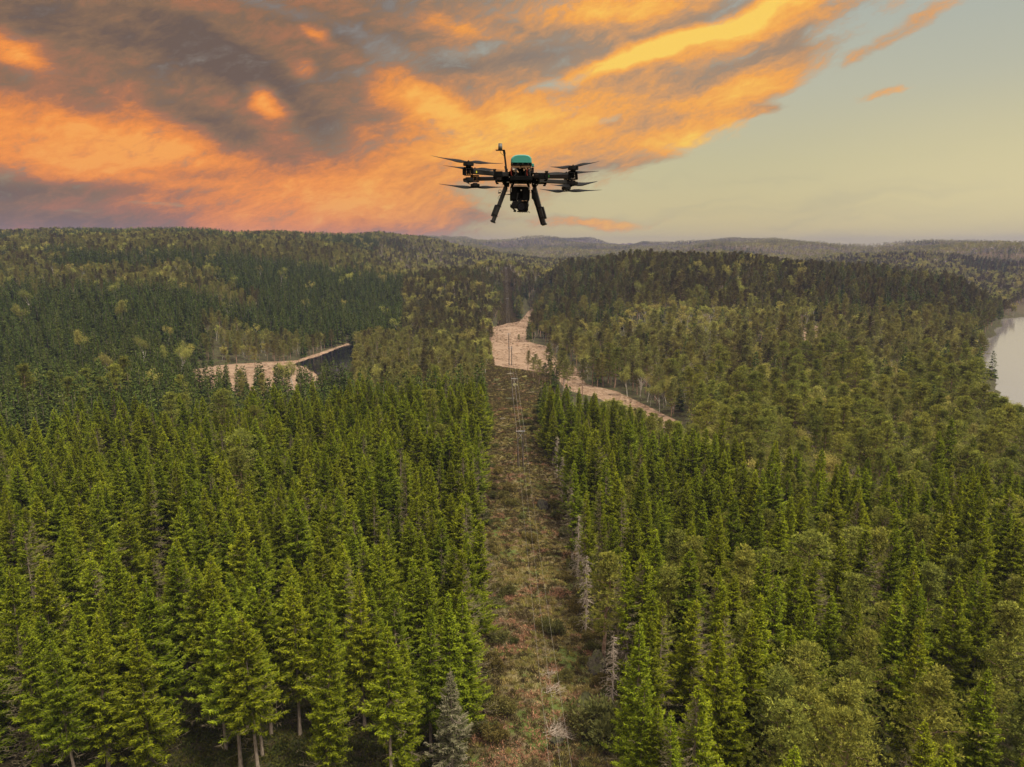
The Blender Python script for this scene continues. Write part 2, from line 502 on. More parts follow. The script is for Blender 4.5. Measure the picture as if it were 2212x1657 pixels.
def ground_material():
    m, N = new_mat('forest_ground')
    P = N.n('ShaderNodeNewGeometry').outputs['Position']
    nA = N.noise(P, 0.10, 5, 0.6); nB = N.noise(P, 0.45, 5, 0.65); nC = N.noise(P, 2.2, 5, 0.7); nD = N.noise(P, 0.22, 4, 0.6, 0.6)
    floor = N.mix(N.ss(nB, 0.4, 0.62), (0.035, 0.028, 0.014, 1), (0.055, 0.060, 0.018, 1))
    floor = N.mix(N.ss(nC, 0.45, 0.7), floor, (0.075, 0.055, 0.030, 1))
    h = N.mix(N.ss(nB, 0.38, 0.6), (0.034, 0.022, 0.013, 1), (0.085, 0.078, 0.024, 1))
    h = N.mix(N.ss(nA, 0.50, 0.62), h, (0.17, 0.14, 0.05, 1))
    h = N.mix(N.m('MULTIPLY', N.ss(nD, 0.52, 0.66), 0.8), h, (0.12, 0.055, 0.030, 1))
    h = N.mix(N.ss(nC, 0.35, 0.75, 0.0, 0.65), h, (0.25, 0.18, 0.10, 1))
    h = N.mix(N.ss(N.noise(P, 0.16, 4, 0.6, 0.5), 0.50, 0.62, 0, 0.85), h, (0.075, 0.105, 0.018, 1))
    sx = N.mapping(P, (0, 0, 0), 0.15, (9, 2.2, 1))
    st = N.noise(sx, 1.0, 3, 0.5)
    b = N.mix(N.ss(st, 0.30, 0.70), (0.185, 0.120, 0.074, 1), (0.275, 0.190, 0.122, 1))
    b = N.mix(N.ss(nB, 0.5, 0.68, 0, 0.5), b, (0.17, 0.095, 0.055, 1))
    b = N.mix(N.ss(nA, 0.55, 0.7, 0, 0.4), b, (0.28, 0.15, 0.09, 1))
    far = N.mix(N.ss(N.noise(P, 0.012, 5, 0.6), 0.4, 0.62), (0.040, 0.034, 0.020, 1), (0.085, 0.058, 0.036, 1))
    c = N.mix(attr(N, 'far'), floor, far)
    c = N.mix(N.ss(N.m('ADD', attr(N, 'heath'), N.m('MULTIPLY', N.m('SUBTRACT', nB, 0.5), 0.8)), 0.35, 0.65), c, h)
    c = N.mix(N.ss(N.m('ADD', attr(N, 'bog'), N.m('MULTIPLY', N.m('SUBTRACT', nB, 0.5), 0.7)), 0.4, 0.6), c, b)
    bp = N.n('ShaderNodeBump'); bp.inputs['Strength'].default_value = 0.9; bp.inputs['Distance'].default_value = 0.5
    N.put(bp.inputs['Height'], N.m('ADD', nC, N.m('MULTIPLY', nB, 1.5)))
    return finish(m, N, principled(N, c, 0.95, 0.1, bp.outputs[0]))


ground, TERR = build_terrain()
ground.data.materials.append(ground_material())


def water(name, poly, z, col, rough, grow=0.0):
    bm = bmesh.new()
    cx = sum(p[0] for p in poly) / len(poly); cy = sum(p[1] for p in poly) / len(poly)
    vs = []
    for x, y in poly:
        d = math.hypot(x - cx, y - cy)
        vs.append(bm.verts.new((x + (x - cx) / d * grow, y + (y - cy) / d * grow, z)))
    bm.faces.new(vs)
    bmesh.ops.triangulate(bm, faces=bm.faces[:])
    bmesh.ops.recalc_face_normals(bm, faces=bm.faces[:])
    me = bpy.data.meshes.new(name); bm.to_mesh(me); bm.free()
    m, N = new_mat(name + '_water')
    P = N.n('ShaderNodeNewGeometry').outputs['Position']
    n = N.noise(P, 0.8, 3, 0.5)
    b = N.n('ShaderNodeBump'); b.inputs['Strength'].default_value = 0.10; b.inputs['Distance'].default_value = 0.05
    N.put(b.inputs['Height'], n)
    finish(m, N, principled(N, col, rough, 0.5, b.outputs[0]))
    me.materials.append(m)
    return tag(link(name, me), kind='structure')


water('pond_water', LAKE_W, 12.15, (0.006, 0.006, 0.008, 1), 0.06, 6)
water('lake_water', LAKE_E, 10.5, (0.16, 0.14, 0.13, 1), 0.08, 18)


# ------------------------------------------------------------------ mesh accumulator
class Geo:
    def __init__(s):
        s.v = []; s.f = []; s.tone = []; s.mat = []; s.n = 0

    def quads(s, P4, tone, mat=0):           # P4: (n,4,3)
        n = len(P4)
        s.v.append(P4.reshape(-1, 3))
        s.f.append(np.arange(n * 4).reshape(-1, 4) + s.n)
        s.n += n * 4
        s.tone.append(np.broadcast_to(np.asarray(tone, float), (n,)))
        s.mat.append(np.full(n, mat, np.int32))

    def blades(s, P, D, L, W, tone, mat=0, roll=None, wide=0.45):
        P = np.asarray(P, float); n = len(P)
        D = D / (np.linalg.norm(D, axis=1, keepdims=True) + 1e-9)
        R = RNG.normal(size=(n, 3)) if roll is None else roll
        S = np.cross(D, R); S /= (np.linalg.norm(S, axis=1, keepdims=True) + 1e-9)
        L = np.broadcast_to(np.asarray(L, float), (n,))[:, None]; W = np.broadcast_to(np.asarray(W, float), (n,))[:, None]
        M = P + D * L * wide
        q = np.stack([P, M + S * W / 2, P + D * L, M - S * W / 2], 1)
        s.quads(q, tone, mat)

    def tube(s, pts, rad, sides=5, tone=0.5, mat=0):
        pts = np.asarray(pts, float); rad = np.asarray(rad, float)
        d = np.gradient(pts, axis=0); d /= (np.linalg.norm(d, axis=1, keepdims=True) + 1e-9)
        ref = np.array([0, 0, 1.0]) if abs(d[0][2]) < 0.8 else np.array([1.0, 0, 0])
        a = np.cross(d, ref); a /= (np.linalg.norm(a, axis=1, keepdims=True) + 1e-9)
        b = np.cross(d, a)
        th = np.linspace(0, 2 * np.pi, sides, endpoint=False)
        ring = pts[:, None] + rad[:, None, None] * (a[:, None] * np.cos(th)[None, :, None] + b[:, None] * np.sin(th)[None, :, None])
        k = len(pts)
        v = ring.reshape(-1, 3)
        i, j = np.meshgrid(np.arange(k - 1), np.arange(sides), indexing='ij')
        i = i.ravel(); j = j.ravel(); j2 = (j + 1) % sides
        f = np.stack([i * sides + j, i * sides + j2, (i + 1) * sides + j2, (i + 1) * sides + j], 1) + s.n
        s.v.append(v); s.f.append(f); s.n += len(v)
        s.tone.append(np.full(len(f), tone)); s.mat.append(np.full(len(f), mat, np.int32))

    def add(s, o):
        for v, f, t, m in zip(o.v, o.f, o.tone, o.mat):
            pass
        off = s.n
        base = 0
        for v, f, t, m in zip(o.v, o.f, o.tone, o.mat):
            s.v.append(v); s.f.append(f + off); s.tone.append(t); s.mat.append(m)
        s.n += o.n
        return s

    def mesh(s, name, mats, smooth=False):
        V = np.concatenate(s.v); Q = np.concatenate(s.f).astype(np.int32)
        me = bpy.data.meshes.new(name)
        me.vertices.add(len(V)); me.vertices.foreach_set('co', V.ravel())
        me.loops.add(Q.size); me.loops.foreach_set('vertex_index', Q.ravel())
        me.polygons.add(len(Q)); me.polygons.foreach_set('loop_start', np.arange(0, Q.size, 4, dtype=np.int32))
        me.update(calc_edges=True)
        me.polygons.foreach_set('material_index', np.concatenate(s.mat))
        if smooth: me.polygons.foreach_set('use_smooth', np.ones(len(Q), bool))
        a = me.attributes.new('tone', 'FLOAT', 'FACE')
        a.data.foreach_set('value', np.concatenate(s.tone).astype(np.float32))
        for m in mats: me.materials.append(m)
        return me


def leaf_mat(name, dark, light, tint, trans=0.16):
    """dark/light are colours of older and younger needles, tint the whole-tree variation"""
    m, N = new_mat(name)
    oi = N.n('ShaderNodeObjectInfo')
    t = attr(N, 'tone')
    c = N.mix(t, dark, light)
    c = N.mix(N.ss(oi.outputs['Random'], 0.0, 1.0, 0.0, 0.75), c, N.mix(t, tuple(a * b for a, b in zip(dark, tint)), tuple(a * b for a, b in zip(light, tint))))
    r2 = N.m('FRACT', N.m('MULTIPLY', oi.outputs['Random'], 37.7))
    c = N.mix(1.0, c, N.mix(r2, (0.72, 0.72, 0.72, 1), (1.28, 1.24, 1.18, 1)), 'MULTIPLY')
    d = N.n('ShaderNodeBsdfDiffuse'); N.put(d.inputs[0], c)
    tr = N.n('ShaderNodeBsdfTranslucent'); N.put(tr.inputs[0], c)
    mx = N.n('ShaderNodeMixShader'); mx.inputs[0].default_value = trans
    N.t.links.new(d.outputs[0], mx.inputs[1]); N.t.links.new(tr.outputs[0], mx.inputs[2])
    return finish(m, N, mx.outputs[0])


def bark_mat(name, a, b):
    m, N = new_mat(name)
    tc = N.n('ShaderNodeTexCoord').outputs['Object']
    n = N.noise(N.mapping(tc, (0, 0, 0), 0, (1, 1, 4)), 6.0, 4, 0.6)
    c = N.mix(N.ss(n, 0.3, 0.7), a, b)
    return finish(m, N, principled(N, c, 0.9, 0.1))


M_SPRUCE = leaf_mat('spruce_needles', (0.027, 0.049, 0.005, 1), (0.225, 0.272, 0.014, 1), (1.24, 1.04, 0.9, 1))
M_SPRUCE_FAR = leaf_mat('spruce_needles_older', (0.030, 0.050, 0.012, 1), (0.095, 0.125, 0.026, 1), (1.35, 1.08, 1.0, 1))
M_PINE = leaf_mat('pine_needles', (0.055, 0.072, 0.016, 1), (0.270, 0.285, 0.050, 1), (1.16, 1.0, 0.9, 1))
M_PINE_FAR = leaf_mat('pine_needles_olive', (0.078, 0.083, 0.022, 1), (0.265, 0.262, 0.070, 1), (1.14, 0.97, 0.9, 1))
M_PINE_OLD = leaf_mat('old_pine_needles', (0.038, 0.042, 0.014, 1), (0.140, 0.132, 0.045, 1), (1.2, 0.96, 0.9, 1))
M_BIRCH = leaf_mat('birch_leaves', (0.14, 0.15, 0.035, 1), (0.36, 0.36, 0.085, 1), (1.2, 0.95, 1.1, 1), 0.35)
M_BARK = bark_mat('spruce_bark', (0.16, 0.12, 0.085, 1), (0.34, 0.27, 0.20, 1))
M_TWIG = bark_mat('twig_bark', (0.11, 0.085, 0.05, 1), (0.21, 0.17, 0.10, 1))
M_PBARK = bark_mat('pine_bark', (0.16, 0.09, 0.055, 1), (0.36, 0.24, 0.16, 1))
M_BBARK = bark_mat('birch_bark', (0.30, 0.25, 0.20, 1), (0.62, 0.55, 0.46, 1))
M_DEAD = bark_mat('dead_wood', (0.20, 0.155, 0.11, 1), (0.42, 0.34, 0.26, 1))


# ------------------------------------------------------------------ tree prototypes (each returns crown Geo, trunk Geo)
def spruce(H=18.0, R=2.9, base=0.16, seed=0, dens=1.0, dead_side=0.0):
    rs = np.random.RandomState(seed)
    cr, tk = Geo(), Geo()
    zb = H * base
    zs = np.linspace(0, H, 10)
    lean = rs.normal(0, 0.10, (10, 2)).cumsum(0) * 0.3
    lean[0] = 0
    pts = np.stack([lean[:, 0], lean[:, 1], zs], 1)
    tk.tube(pts, np.interp(zs, [0, 1.0, H], [0.27, 0.20, 0.02]) * H / 18, 7)
    z = zb
    while z < H - 0.12:
        t = (H - z) / (H - zb)
        n = rs.randint(4, 7)
        a0 = rs.uniform(0, 6.28)
        for k in range(n):
            az = a0 + k * 6.283 / n + rs.normal(0, 0.3)
            zz = z + rs.uniform(-0.22, 0.22)
            if zz > H: continue
            prof = np.interp(t, [0, 0.05, 0.12, 0.22, 0.40, 0.65, 0.85, 1.0], [0.0, 0.045, 0.13, 0.27, 0.53, 0.86, 1.0, 0.82])
            L = R * prof * rs.choice([0.55, 0.8, 1.0, 1.08, 1.25], p=[.14, .22, .34, .2, .1]) * rs.uniform(0.86, 1.14) * (1 + 0.22 * math.sin(az + z * 0.9 + seed)) + 0.06 + 0.10 * min(1, t * 8)
            dead = dead_side > 0 and math.cos(az - 2.6) > 1 - 2 * dead_side and t > 0.1
            if t > 0.86 and rs.rand() < 0.45: dead = True
            if 0.3 < t and rs.rand() < 0.04: dead = True
            up = np.interp(t, [0, 0.12, 0.4, 1.0], [1.1, 0.55, 0.05, -0.28]) + rs.normal(0, 0.08)
            s = np.linspace(0, 1, 7)
            hx = L * s
            hz = L * (up * s + (0.22 - 0.10 * t) * (s ** 2) - 0.18 * np.sin(s * 3.14) * t)
            cx = np.interp(zz, zs, pts[:, 0]); cy = np.interp(zz, zs, pts[:, 1])
            bp = np.stack([cx + math.cos(az) * hx, cy + math.sin(az) * hx, zz + hz], 1)
            dirv = np.array([math.cos(az), math.sin(az), 0]); side = np.array([-math.sin(az), math.cos(az), 0])
            tk.tube(bp[::2], np.linspace(0.030, 0.008, 4) * (1.3 if dead else 1), 3, mat=1)
            if dead:
                m = int(L * 5) + 2
                u = rs.uniform(0.2, 1, m)
                B = np.stack([np.interp(u, s, bp[:, i]) for i in range(3)], 1)
                sg = rs.choice([-1, 1], m)
                Dv = dirv * 0.6 + side * sg[:, None] * 0.8 + rs.normal(0, 0.25, (m, 3))
                tk.blades(B, Dv, rs.uniform(0.25, 0.7, m), 0.035, 0.5, 1)
                continue
            m = int(L * 30 * dens) + 4
            u = rs.uniform(0.10, 1.0, m) ** 0.85
            B = np.stack([np.interp(u, s, bp[:, i]) for i in range(3)], 1)
            sg = rs.choice([-1.0, 1.0], m)
            spread = np.clip((1 - u) * 0.9 + 0.28, 0, 1) * np.clip(0.3 + L * 0.25, 0.3, 0.9)
            hang = rs.rand(m) < (0.34 * min(1, t * 1.6))
            Dv = dirv * rs.uniform(0.5, 1.0, (m, 1)) + side * (sg * rs.uniform(0.5, 1.0, m))[:, None]
            Dv[:, 2] += rs.normal(0.10, 0.22, m)
            Dv[hang] = Dv[hang] * 0.35 + np.array([0, 0, -1.0]) * rs.uniform(0.5, 1.0, (hang.sum(), 1))
            Ln = 1.12 * spread * rs.uniform(0.65, 1.15, m) * np.where(hang, 0.75, 1.0)
            tone = np.clip(rs.beta(1.6, 2.2, m) + 0.25 * (u > 0.8) - 0.15 * hang, 0, 1)
            cr.blades(B, Dv, Ln, 0.10 + 0.045 * rs.rand(m), tone, 0, roll=rs.normal(size=(m, 3)) * 0.55 + np.array([0, 0, 1.0]))
            # secondary sprays on side twigs
            m2 = int(m * 0.8)
            ii = rs.randint(0, m, m2)
            Dn = Dv[ii] / np.linalg.norm(Dv[ii], axis=1, keepdims=True)
            B2 = B[ii] + Dn * (Ln[ii] * rs.uniform(0.25, 0.95, m2))[:, None]
            D2 = Dn + rs.normal(0, 0.65, (m2, 3)) + dirv * 0.3
            cr.blades(B2, D2, rs.uniform(0.15, 0.32, m2), 0.07, np.clip(tone[ii] + rs.normal(0.08, 0.2, m2), 0, 1), 0)
        z += rs.uniform(0.26, 0.36) * (0.75 + 0.4 * t)
    # leader
    nL = 26
    B = np.array([[pts[-1, 0], pts[-1, 1], H - 1.2 + 0.062 * i] for i in range(nL)])
    a = rs.uniform(0, 6.28, nL)
    cr.blades(B, np.stack([np.cos(a) * 0.5, np.sin(a) * 0.5, np.ones(nL)], 1), np.linspace(0.34, 0.2, nL), 0.09, 0.9)
    # bare lower whorls
    for zz in np.arange(1.5, zb, 0.55):
        for k in range(rs.randint(1, 4)):
            az = rs.uniform(0, 6.28); L = rs.uniform(0.4, 1.7)
            p = np.array([[0, 0, zz], [math.cos(az) * L * .6, math.sin(az) * L * .6, zz - 0.05 * L], [math.cos(az) * L, math.sin(az) * L, zz - 0.3 * L]])
            tk.tube(p, [0.02, 0.012, 0.004], 3, mat=1)
    return cr, tk


def spruce_low(H=15.0, R=2.3, seed=0, nb=150, w=0.55):
    rs = np.random.RandomState(seed)
    cr, tk = Geo(), Geo()
    tk.tube([[0, 0, 0], [0, 0, H * 0.9]], [0.2, 0.03], 3, mat=0)
    u = rs.rand(nb) ** 0.62
    z = H * (0.10 + 0.90 * (1 - u))
    t = (H - z) / (H * 0.9)
    L = (R * np.clip(t * 1.1, 0, 1) ** 0.85 * rs.uniform(0.6, 1.15, nb) + 0.25)
    az = rs.uniform(0, 6.283, nb)
    D = np.stack([np.cos(az), np.sin(az), np.interp(t, [0, 0.2, 1], [1.3, 0.25, -0.25]) + rs.normal(0, 0.12, nb)], 1)
    B = np.stack([np.zeros(nb), np.zeros(nb), z], 1)
    cr.blades(B, D, L, w * (0.5 + 0.6 * t), rs.beta(1.6, 2.2, nb), 0, roll=rs.normal(size=(nb, 3)) * 0.5 + np.array([0, 0, 1.0]), wide=0.68)
    m = nb
    B2 = B + D / np.linalg.norm(D, axis=1, keepdims=True) * (L * rs.uniform(0.4, 0.9, nb))[:, None]
    cr.blades(B2, D * 0.4 + rs.normal(0, 0.5, (m, 3)) - np.array([0, 0, 0.5]), 0.55 * w / 0.55, 0.3 * w / 0.55, rs.beta(1.6, 2.2, nb), 0)
    cr.blades(np.array([[0, 0, H - 0.8]]), np.array([[0.02, 0, 1.0]]), 1.0, 0.22, 0.7)
    return cr, tk


def pads(rs, cr, tk, C, rad, n, L, W, mat=0, flat=0.5, updir=0.55):
    """a clump of needle tufts or leaves"""
    d = rs.normal(size=(n, 3)); d /= np.linalg.norm(d, axis=1, keepdims=True)
    d[:, 2] = np.abs(d[:, 2]) * np.where(rs.rand(n) < 0.75, 1, -1)
    P = C + d * rad * np.array([1, 1, flat]) * (rs.rand(n, 1) ** 0.4)
    Dv = d * 0.8 + rs.normal(0, 0.45, (n, 3)) + np.array([0, 0, updir])
    cr.blades(P, Dv, L * rs.uniform(0.6, 1.3, n), W * rs.uniform(0.7, 1.2, n), np.clip(rs.beta(1.7, 2, n), 0, 1), mat)


def pine_pad(rs, cr, C, rad, n, L, W, k=9, flat=0.4):
    """a limb end: upturned brushes of needles, each a small star"""
    d = rs.normal(size=(n, 3)); d /= np.linalg.norm(d, axis=1, keepdims=True); d[:, 2] = np.abs(d[:, 2])
    S = C + d * rad * np.array([1, 1, flat]) * (rs.rand(n, 1) ** 0.35)
    ax = d * np.array([1, 1, 0.5]) + rs.normal(0, 0.25, (n, 3)) + np.array([0, 0, 0.75])
    ax /= np.linalg.norm(ax, axis=1, keepdims=True)
    P_ = np.repeat(S, k, 0); A_ = np.repeat(ax, k, 0)
    P_ = P_ + A_ * (rs.rand(n * k, 1) * 0.16)
    Dv = A_ * 0.75 + rs.normal(0, 0.5, (n * k, 3))
    tone = np.clip(np.repeat(rs.beta(1.7, 2, n), k) + rs.normal(0, 0.12, n * k), 0, 1)
    cr.blades(P_, Dv, L * rs.uniform(0.7, 1.2, n * k), W, tone, 0, wide=0.6)


def pine(H=13.0, R=2.9, base=0.38, seed=0, q=1.0, conic=0.4):
    rs = np.random.RandomState(seed)
    cr, tk = Geo(), Geo()
    zs = np.linspace(0, H * 0.97, 9)
    lean = rs.normal(0, 0.16, (9, 2)).cumsum(0) * 0.5; lean[0] = 0
    pts = np.stack([lean[:, 0], lean[:, 1], zs], 1)
    tk.tube(pts, np.interp(zs, [0, H], [0.22, 0.035]) * H / 13, 6 if q >= 0.6 else 3, mat=0)
    zb = H * base
    nlim = (36 if q >= 0.6 else 34) if q > 0.3 else 13
    for k in range(nlim):
        f = (k + rs.rand()) / nlim
        z = zb + (H - zb) * f
        prof = (1 - f) ** (0.35 + conic) * (0.62 + 0.38 * min(1, f * 4)) + 0.10
        L = R * prof * rs.uniform(0.55, 1.12)
        az = k * 2.4 + rs.normal(0, 0.5)
        cx = np.interp(z, zs, pts[:, 0]); cy = np.interp(z, zs, pts[:, 1])
        up = rs.uniform(0.0, 0.35) + 0.5 * f
        e = np.array([cx + math.cos(az) * L, cy + math.sin(az) * L, z + L * up])
        mid = np.array([cx + math.cos(az + 0.2) * L * 0.55, cy + math.sin(az + 0.2) * L * 0.55, z + L * up * 0.35])
        if q > 0.3:
            tk.tube([[cx, cy, z - 0.1], mid, e], [0.055 * (1.1 - f), 0.035, 0.012], 4 if q >= 0.6 else 3, mat=1)
        nb = 3 if q > 0.3 else 1
        for j in range(nb):
            s = 1.0 - 0.33 * j
            C = np.array([cx, cy, z]) * (1 - s) + e * s + rs.normal(0, 0.25, 3) * (1, 1, 0.5)
            rad = (0.62 if j == 0 else 0.48) * rs.uniform(0.7, 1.3) * (1 if q > 0.3 else 1.5) * (0.6 + 0.4 * min(1, L))
            if q >= 0.6:
                pine_pad(rs, cr, C, rad * R / 2.3, 15, 0.27, 0.055)
                continue
            pads(rs, cr, tk, C, rad * R / 2.6, (105 if q >= 0.6 else 30) if q > 0.3 else 14, (0.27 if q >= 0.6 else 0.40) * (1 if q > 0.3 else 1.7), (0.052 if q >= 0.6 else 0.13) * (1 if q > 0.3 else 1.9), flat=0.40, updir=0.9)
    for k in range(int(5 * q + 1)):     # dead stubs below the crown
        z = rs.uniform(H * 0.2, zb + 1); az = rs.uniform(0, 6.28); L = rs.uniform(0.4, 1.4)
        tk.tube([[0, 0, z], [math.cos(az) * L, math.sin(az) * L, z - 0.1]], [0.02, 0.005], 3, mat=2)
    pads(rs, cr, tk, np.array([pts[-1, 0], pts[-1, 1], H - 0.4]), 0.6 if q > 0.3 else 1.0, int(70 * q * q) if q > 0.3 else 10, 0.4 if q > 0.3 else 0.9, 0.11 if q > 0.3 else 0.35)
    return cr, tk


def broadleaf(H=9.0, R=2.2, seed=0, q=1.0, leaves=1.0, depth=3):
    rs = np.random.RandomState(seed)
    cr, tk = Geo(), Geo()
    tips = []

    def grow(p, d, L, r, lev):
        n = 4
        P = [p]
        for i in range(n):
            d = d + rs.normal(0, 0.10, 3) + np.array([0, 0, 0.03]); d = d / np.linalg.norm(d)
            P.append(P[-1] + d * L / n)
        tk.tube(P, np.linspace(r, r * 0.5, n + 1), 4 if lev < 2 else 3, mat=0 if lev < 2 else 1)
        if lev >= depth:
            tips.append(P[-1]); tips.append(P[2]); return
        k = rs.randint(4, 7) if lev == 0 else rs.randint(3, 5)
        for j in range(k):
            f = rs.uniform(0.35, 1.0) if j else 1.0
            idx = f * n; i0 = min(int(idx), n - 1)
            q0 = P[i0] + (P[i0 + 1] - P[i0]) * (idx - i0)
            a = rs.uniform(0, 6.283); sp = rs.uniform(0.35, 0.75)
            nd = d * 0.8 + np.array([math.cos(a) * sp, math.sin(a) * sp, 0.35]); nd /= np.linalg.norm(nd)
            grow(q0, nd, L * rs.uniform(0.5, 0.68), r * 0.5, lev + 1)
    grow(np.zeros(3), np.array([0, 0, 1.0]), H * 0.52, 0.11 * H / 9, 0)
    T = np.array(tips)
    s = R / max(0.1, np.percentile(np.hypot(T[:, 0], T[:, 1]), 85)); s = min(s, 1.4)
    sz = H / T[:, 2].max()
    for g in (tk,):
        g.v = [v * np.array([s, s, sz]) for v in g.v]
    T = T * np.array([s, s, sz])
    if leaves > 0:
        for p in T[rs.rand(len(T)) < (0.9 if q > 0.5 else 0.5)]:
            n = max(3, int((26 if q > 0.5 else 9) * leaves))
            pads(rs, cr, tk, p, 0.62, n, 0.20 if q > 0.5 else 0.38, 0.14 if q > 0.5 else 0.28, flat=0.8, updir=0.1)
    return cr, tk


def snag(H=11.0, seed=0, R=1.6):
    rs = np.random.RandomState(seed)
    tk = Geo()
    tk.tube([[0, 0, 0], [0.1, 0, H * .4], [0.0, 0.1, H * .8], [0, 0, H]], [0.19, 0.14, 0.06, 0.015], 6)
    for k in range(int(H * 13)):
        z = rs.uniform(H * 0.12, H * 0.98); az = rs.uniform(0, 6.28)
        L = R * (1.15 - z / H) ** 0.7 * rs.uniform(0.3, 1.1)
        m = np.array([math.cos(az) * L * .55, math.sin(az) * L * .55, z + 0.02 * L])
        e = np.array([math.cos(az + .2) * L, math.sin(az + .2) * L, z - 0.22 * L])
        tk.tube([[0, 0, z], m, e], [0.040, 0.026, 0.010], 3)
        for j in range(3):
            c = m + (e - m) * rs.rand()
            tk.tube([c, c + rs.normal(0, 0.18, 3) + (e - m) * 0.3], [0.018, 0.006], 3)
    return tk

# ------------------------------------------------------------------ where every tree stands
def project(x, y, z):
    zc = z - CAMZ
    dep = y * CP - zc * SP
    up = y * SP + zc * CP
    dep = np.where(dep < 0.1, 0.1, dep)
    return 1106 + F * x / dep, 828.5 - F * up / dep, dep


AZF, RR, TZ = TERR


def horizon_table():
    sel = np.abs(AZF) < math.radians(46)
    A = AZF[sel]; Zs = TZ[:, sel]
    tan = (Zs + 5.0 * (RR[:, None] > 250) - CAMZ) / RR[:, None]
    mx = np.maximum.accumulate(tan, axis=0)
    return A, mx


HA, HM = horizon_table()


def visible(x, y, ztop):
    az = np.arctan2(x, y); r = np.hypot(x, y)
    ia = np.clip(np.searchsorted(HA, az), 0, len(HA) - 1)
    ir = np.clip(np.searchsorted(RR, r * 0.97) - 1, 0, len(RR) - 1)
    return (ztop - CAMZ) / r > HM[ir, ia] - 0.001


def jgrid(x0, x1, y0, y1, s, seed):
    rs = np.random.RandomState(seed)
    xs = np.arange(x0, x1, s); ys = np.arange(y0, y1, s * 0.87)
    X, Y = np.meshgrid(xs, ys)
    X = X + (np.arange(len(ys)) % 2)[:, None] * s * 0.5
    X = X + rs.uniform(-0.40, 0.40, X.shape) * s; Y = Y + rs.uniform(-0.40, 0.40, Y.shape) * s
    return X.ravel(), Y.ravel()


# tree tips read off as directions; each becomes a real tree on the ground in that direction
HERO_S = [(318, 1246, 19), (261, 1248, 18), (154, 1301, 17), (208, 1318, 15), (463, 1223, 18), (535, 1267, 18), (628, 1264, 18), (700, 1258, 18),
          (774, 1243, 18.5), (802, 1267, 16), (686, 1343, 18), (887, 1202, 18), (926, 1217, 17), (997, 1188, 19), (924, 1311, 17), (969, 1282, 18),
          (998, 1279, 17), (834, 1352, 17.5), (818, 1188, 18), (862, 1384, 15), (48, 1118, 19), (130, 1118, 19), (174, 1012, 19), (121, 927, 19),
          (248, 954, 18), (309, 1016, 19), (374, 995, 19), (410, 923, 18), (550, 903, 19), (410, 1040, 18), (393, 1091, 18), (430, 1115, 18),
          (533, 1043, 19), (636, 1084, 19), (706, 1074, 18), (670, 961, 18), (483, 992, 18), (273, 1084, 18), (354, 889, 18), (20, 1235, 20), (75, 1215, 19),
          (1358, 1193, 18), (1396, 1193, 18), (1495, 1188, 18), (1563, 1295, 18), (1642, 1290, 18), (1622, 1341, 17.5), (1399, 1327, 17), (1431, 1301, 16.5),
          (1385, 1468, 17), (1424, 1519, 15), (1465, 1547, 15), (1509, 1468, 17), (1725, 1202, 18), (1798, 1282, 16), (1858, 1295, 16), (1937, 1273, 17),
          (1997, 1260, 18), (2070, 1240, 18), (2124, 1254, 17), (1563, 901, 18), (1565, 975, 18), (1312, 988, 18), (1710, 963, 18), (1776, 971, 17), (1594, 1071, 18),
          (1702, 1075, 18), (1859, 1066, 18), (1399, 1079, 18), (1876, 1141, 17), (1268, 1065, 18), (1345, 1050, 18), (1480, 1040, 18), (1240, 1000, 18), (1300, 1110, 16),
          (2053, 901, 21), (2030, 925, 20), (2120, 742, 17), (2148, 757, 13), (1008, 1063, 18), (1015, 960, 18), (1005, 868, 18), (1020, 1165, 17), (985, 1085, 17)]
HERO_P = [(1451, 1225, 16), (1598, 1190, 16), (1686, 1451, 15), (1709, 1522, 15), (1310, 1202, 15), (2005, 1221, 15), (1855, 1243, 15), (1880, 1375, 15),
          (1844, 1440, 14), (2030, 1462, 15.5), (2172, 1303, 17), (1760, 1153, 16), (1499, 1174, 16), (1925, 1310, 14), (1660, 1195, 15), (1745, 1500, 14), (2130, 1475, 12)]
# pale bare broadleaf crowns and young birches
HERO_BARE = [(1954, 922, 11), (1863, 955, 8), (2153, 918, 9), (2023, 888, 9), (1505, 655, 9), (1560, 795, 8), (1228, 690, 8), (2185, 880, 10)]
HERO_BIRCH = [(2070, 868, 12), (405, 845, 5), (620, 678, 9), (1700, 640, 10), (1890, 740, 9), (1640, 700, 9)]
HERO_BOGPINE = [(1140, 757, 10.5, 0), (1152, 772, 10, 0), (1165, 778, 11.5, 0), (1178, 784, 9.5, 0), (1190, 781, 11, 0), (1205, 786, 9.5, 0), (1237, 781, 9, 0), (1121, 722, 6, 0), (1157, 765, 9, 0), (1172, 792, 8.5, 0)]
HERO_SHOREPINE = [(508, 683, 13), (545, 700, 12), (575, 712, 12), (600, 690, 11), (640, 700, 11), (680, 690, 12), (490, 745, 7), (530, 740, 10)]

TREES = []        # kind, x, y, z, h, far band, kept


def from_tip(px, py, h, zg=15.0):
    for _ in range(6):
        p = at_z(px, py, zg + h)
        zg = float(height(np.array([p.x]), np.array([p.y]))[0])
    return p.x, p.y, zg


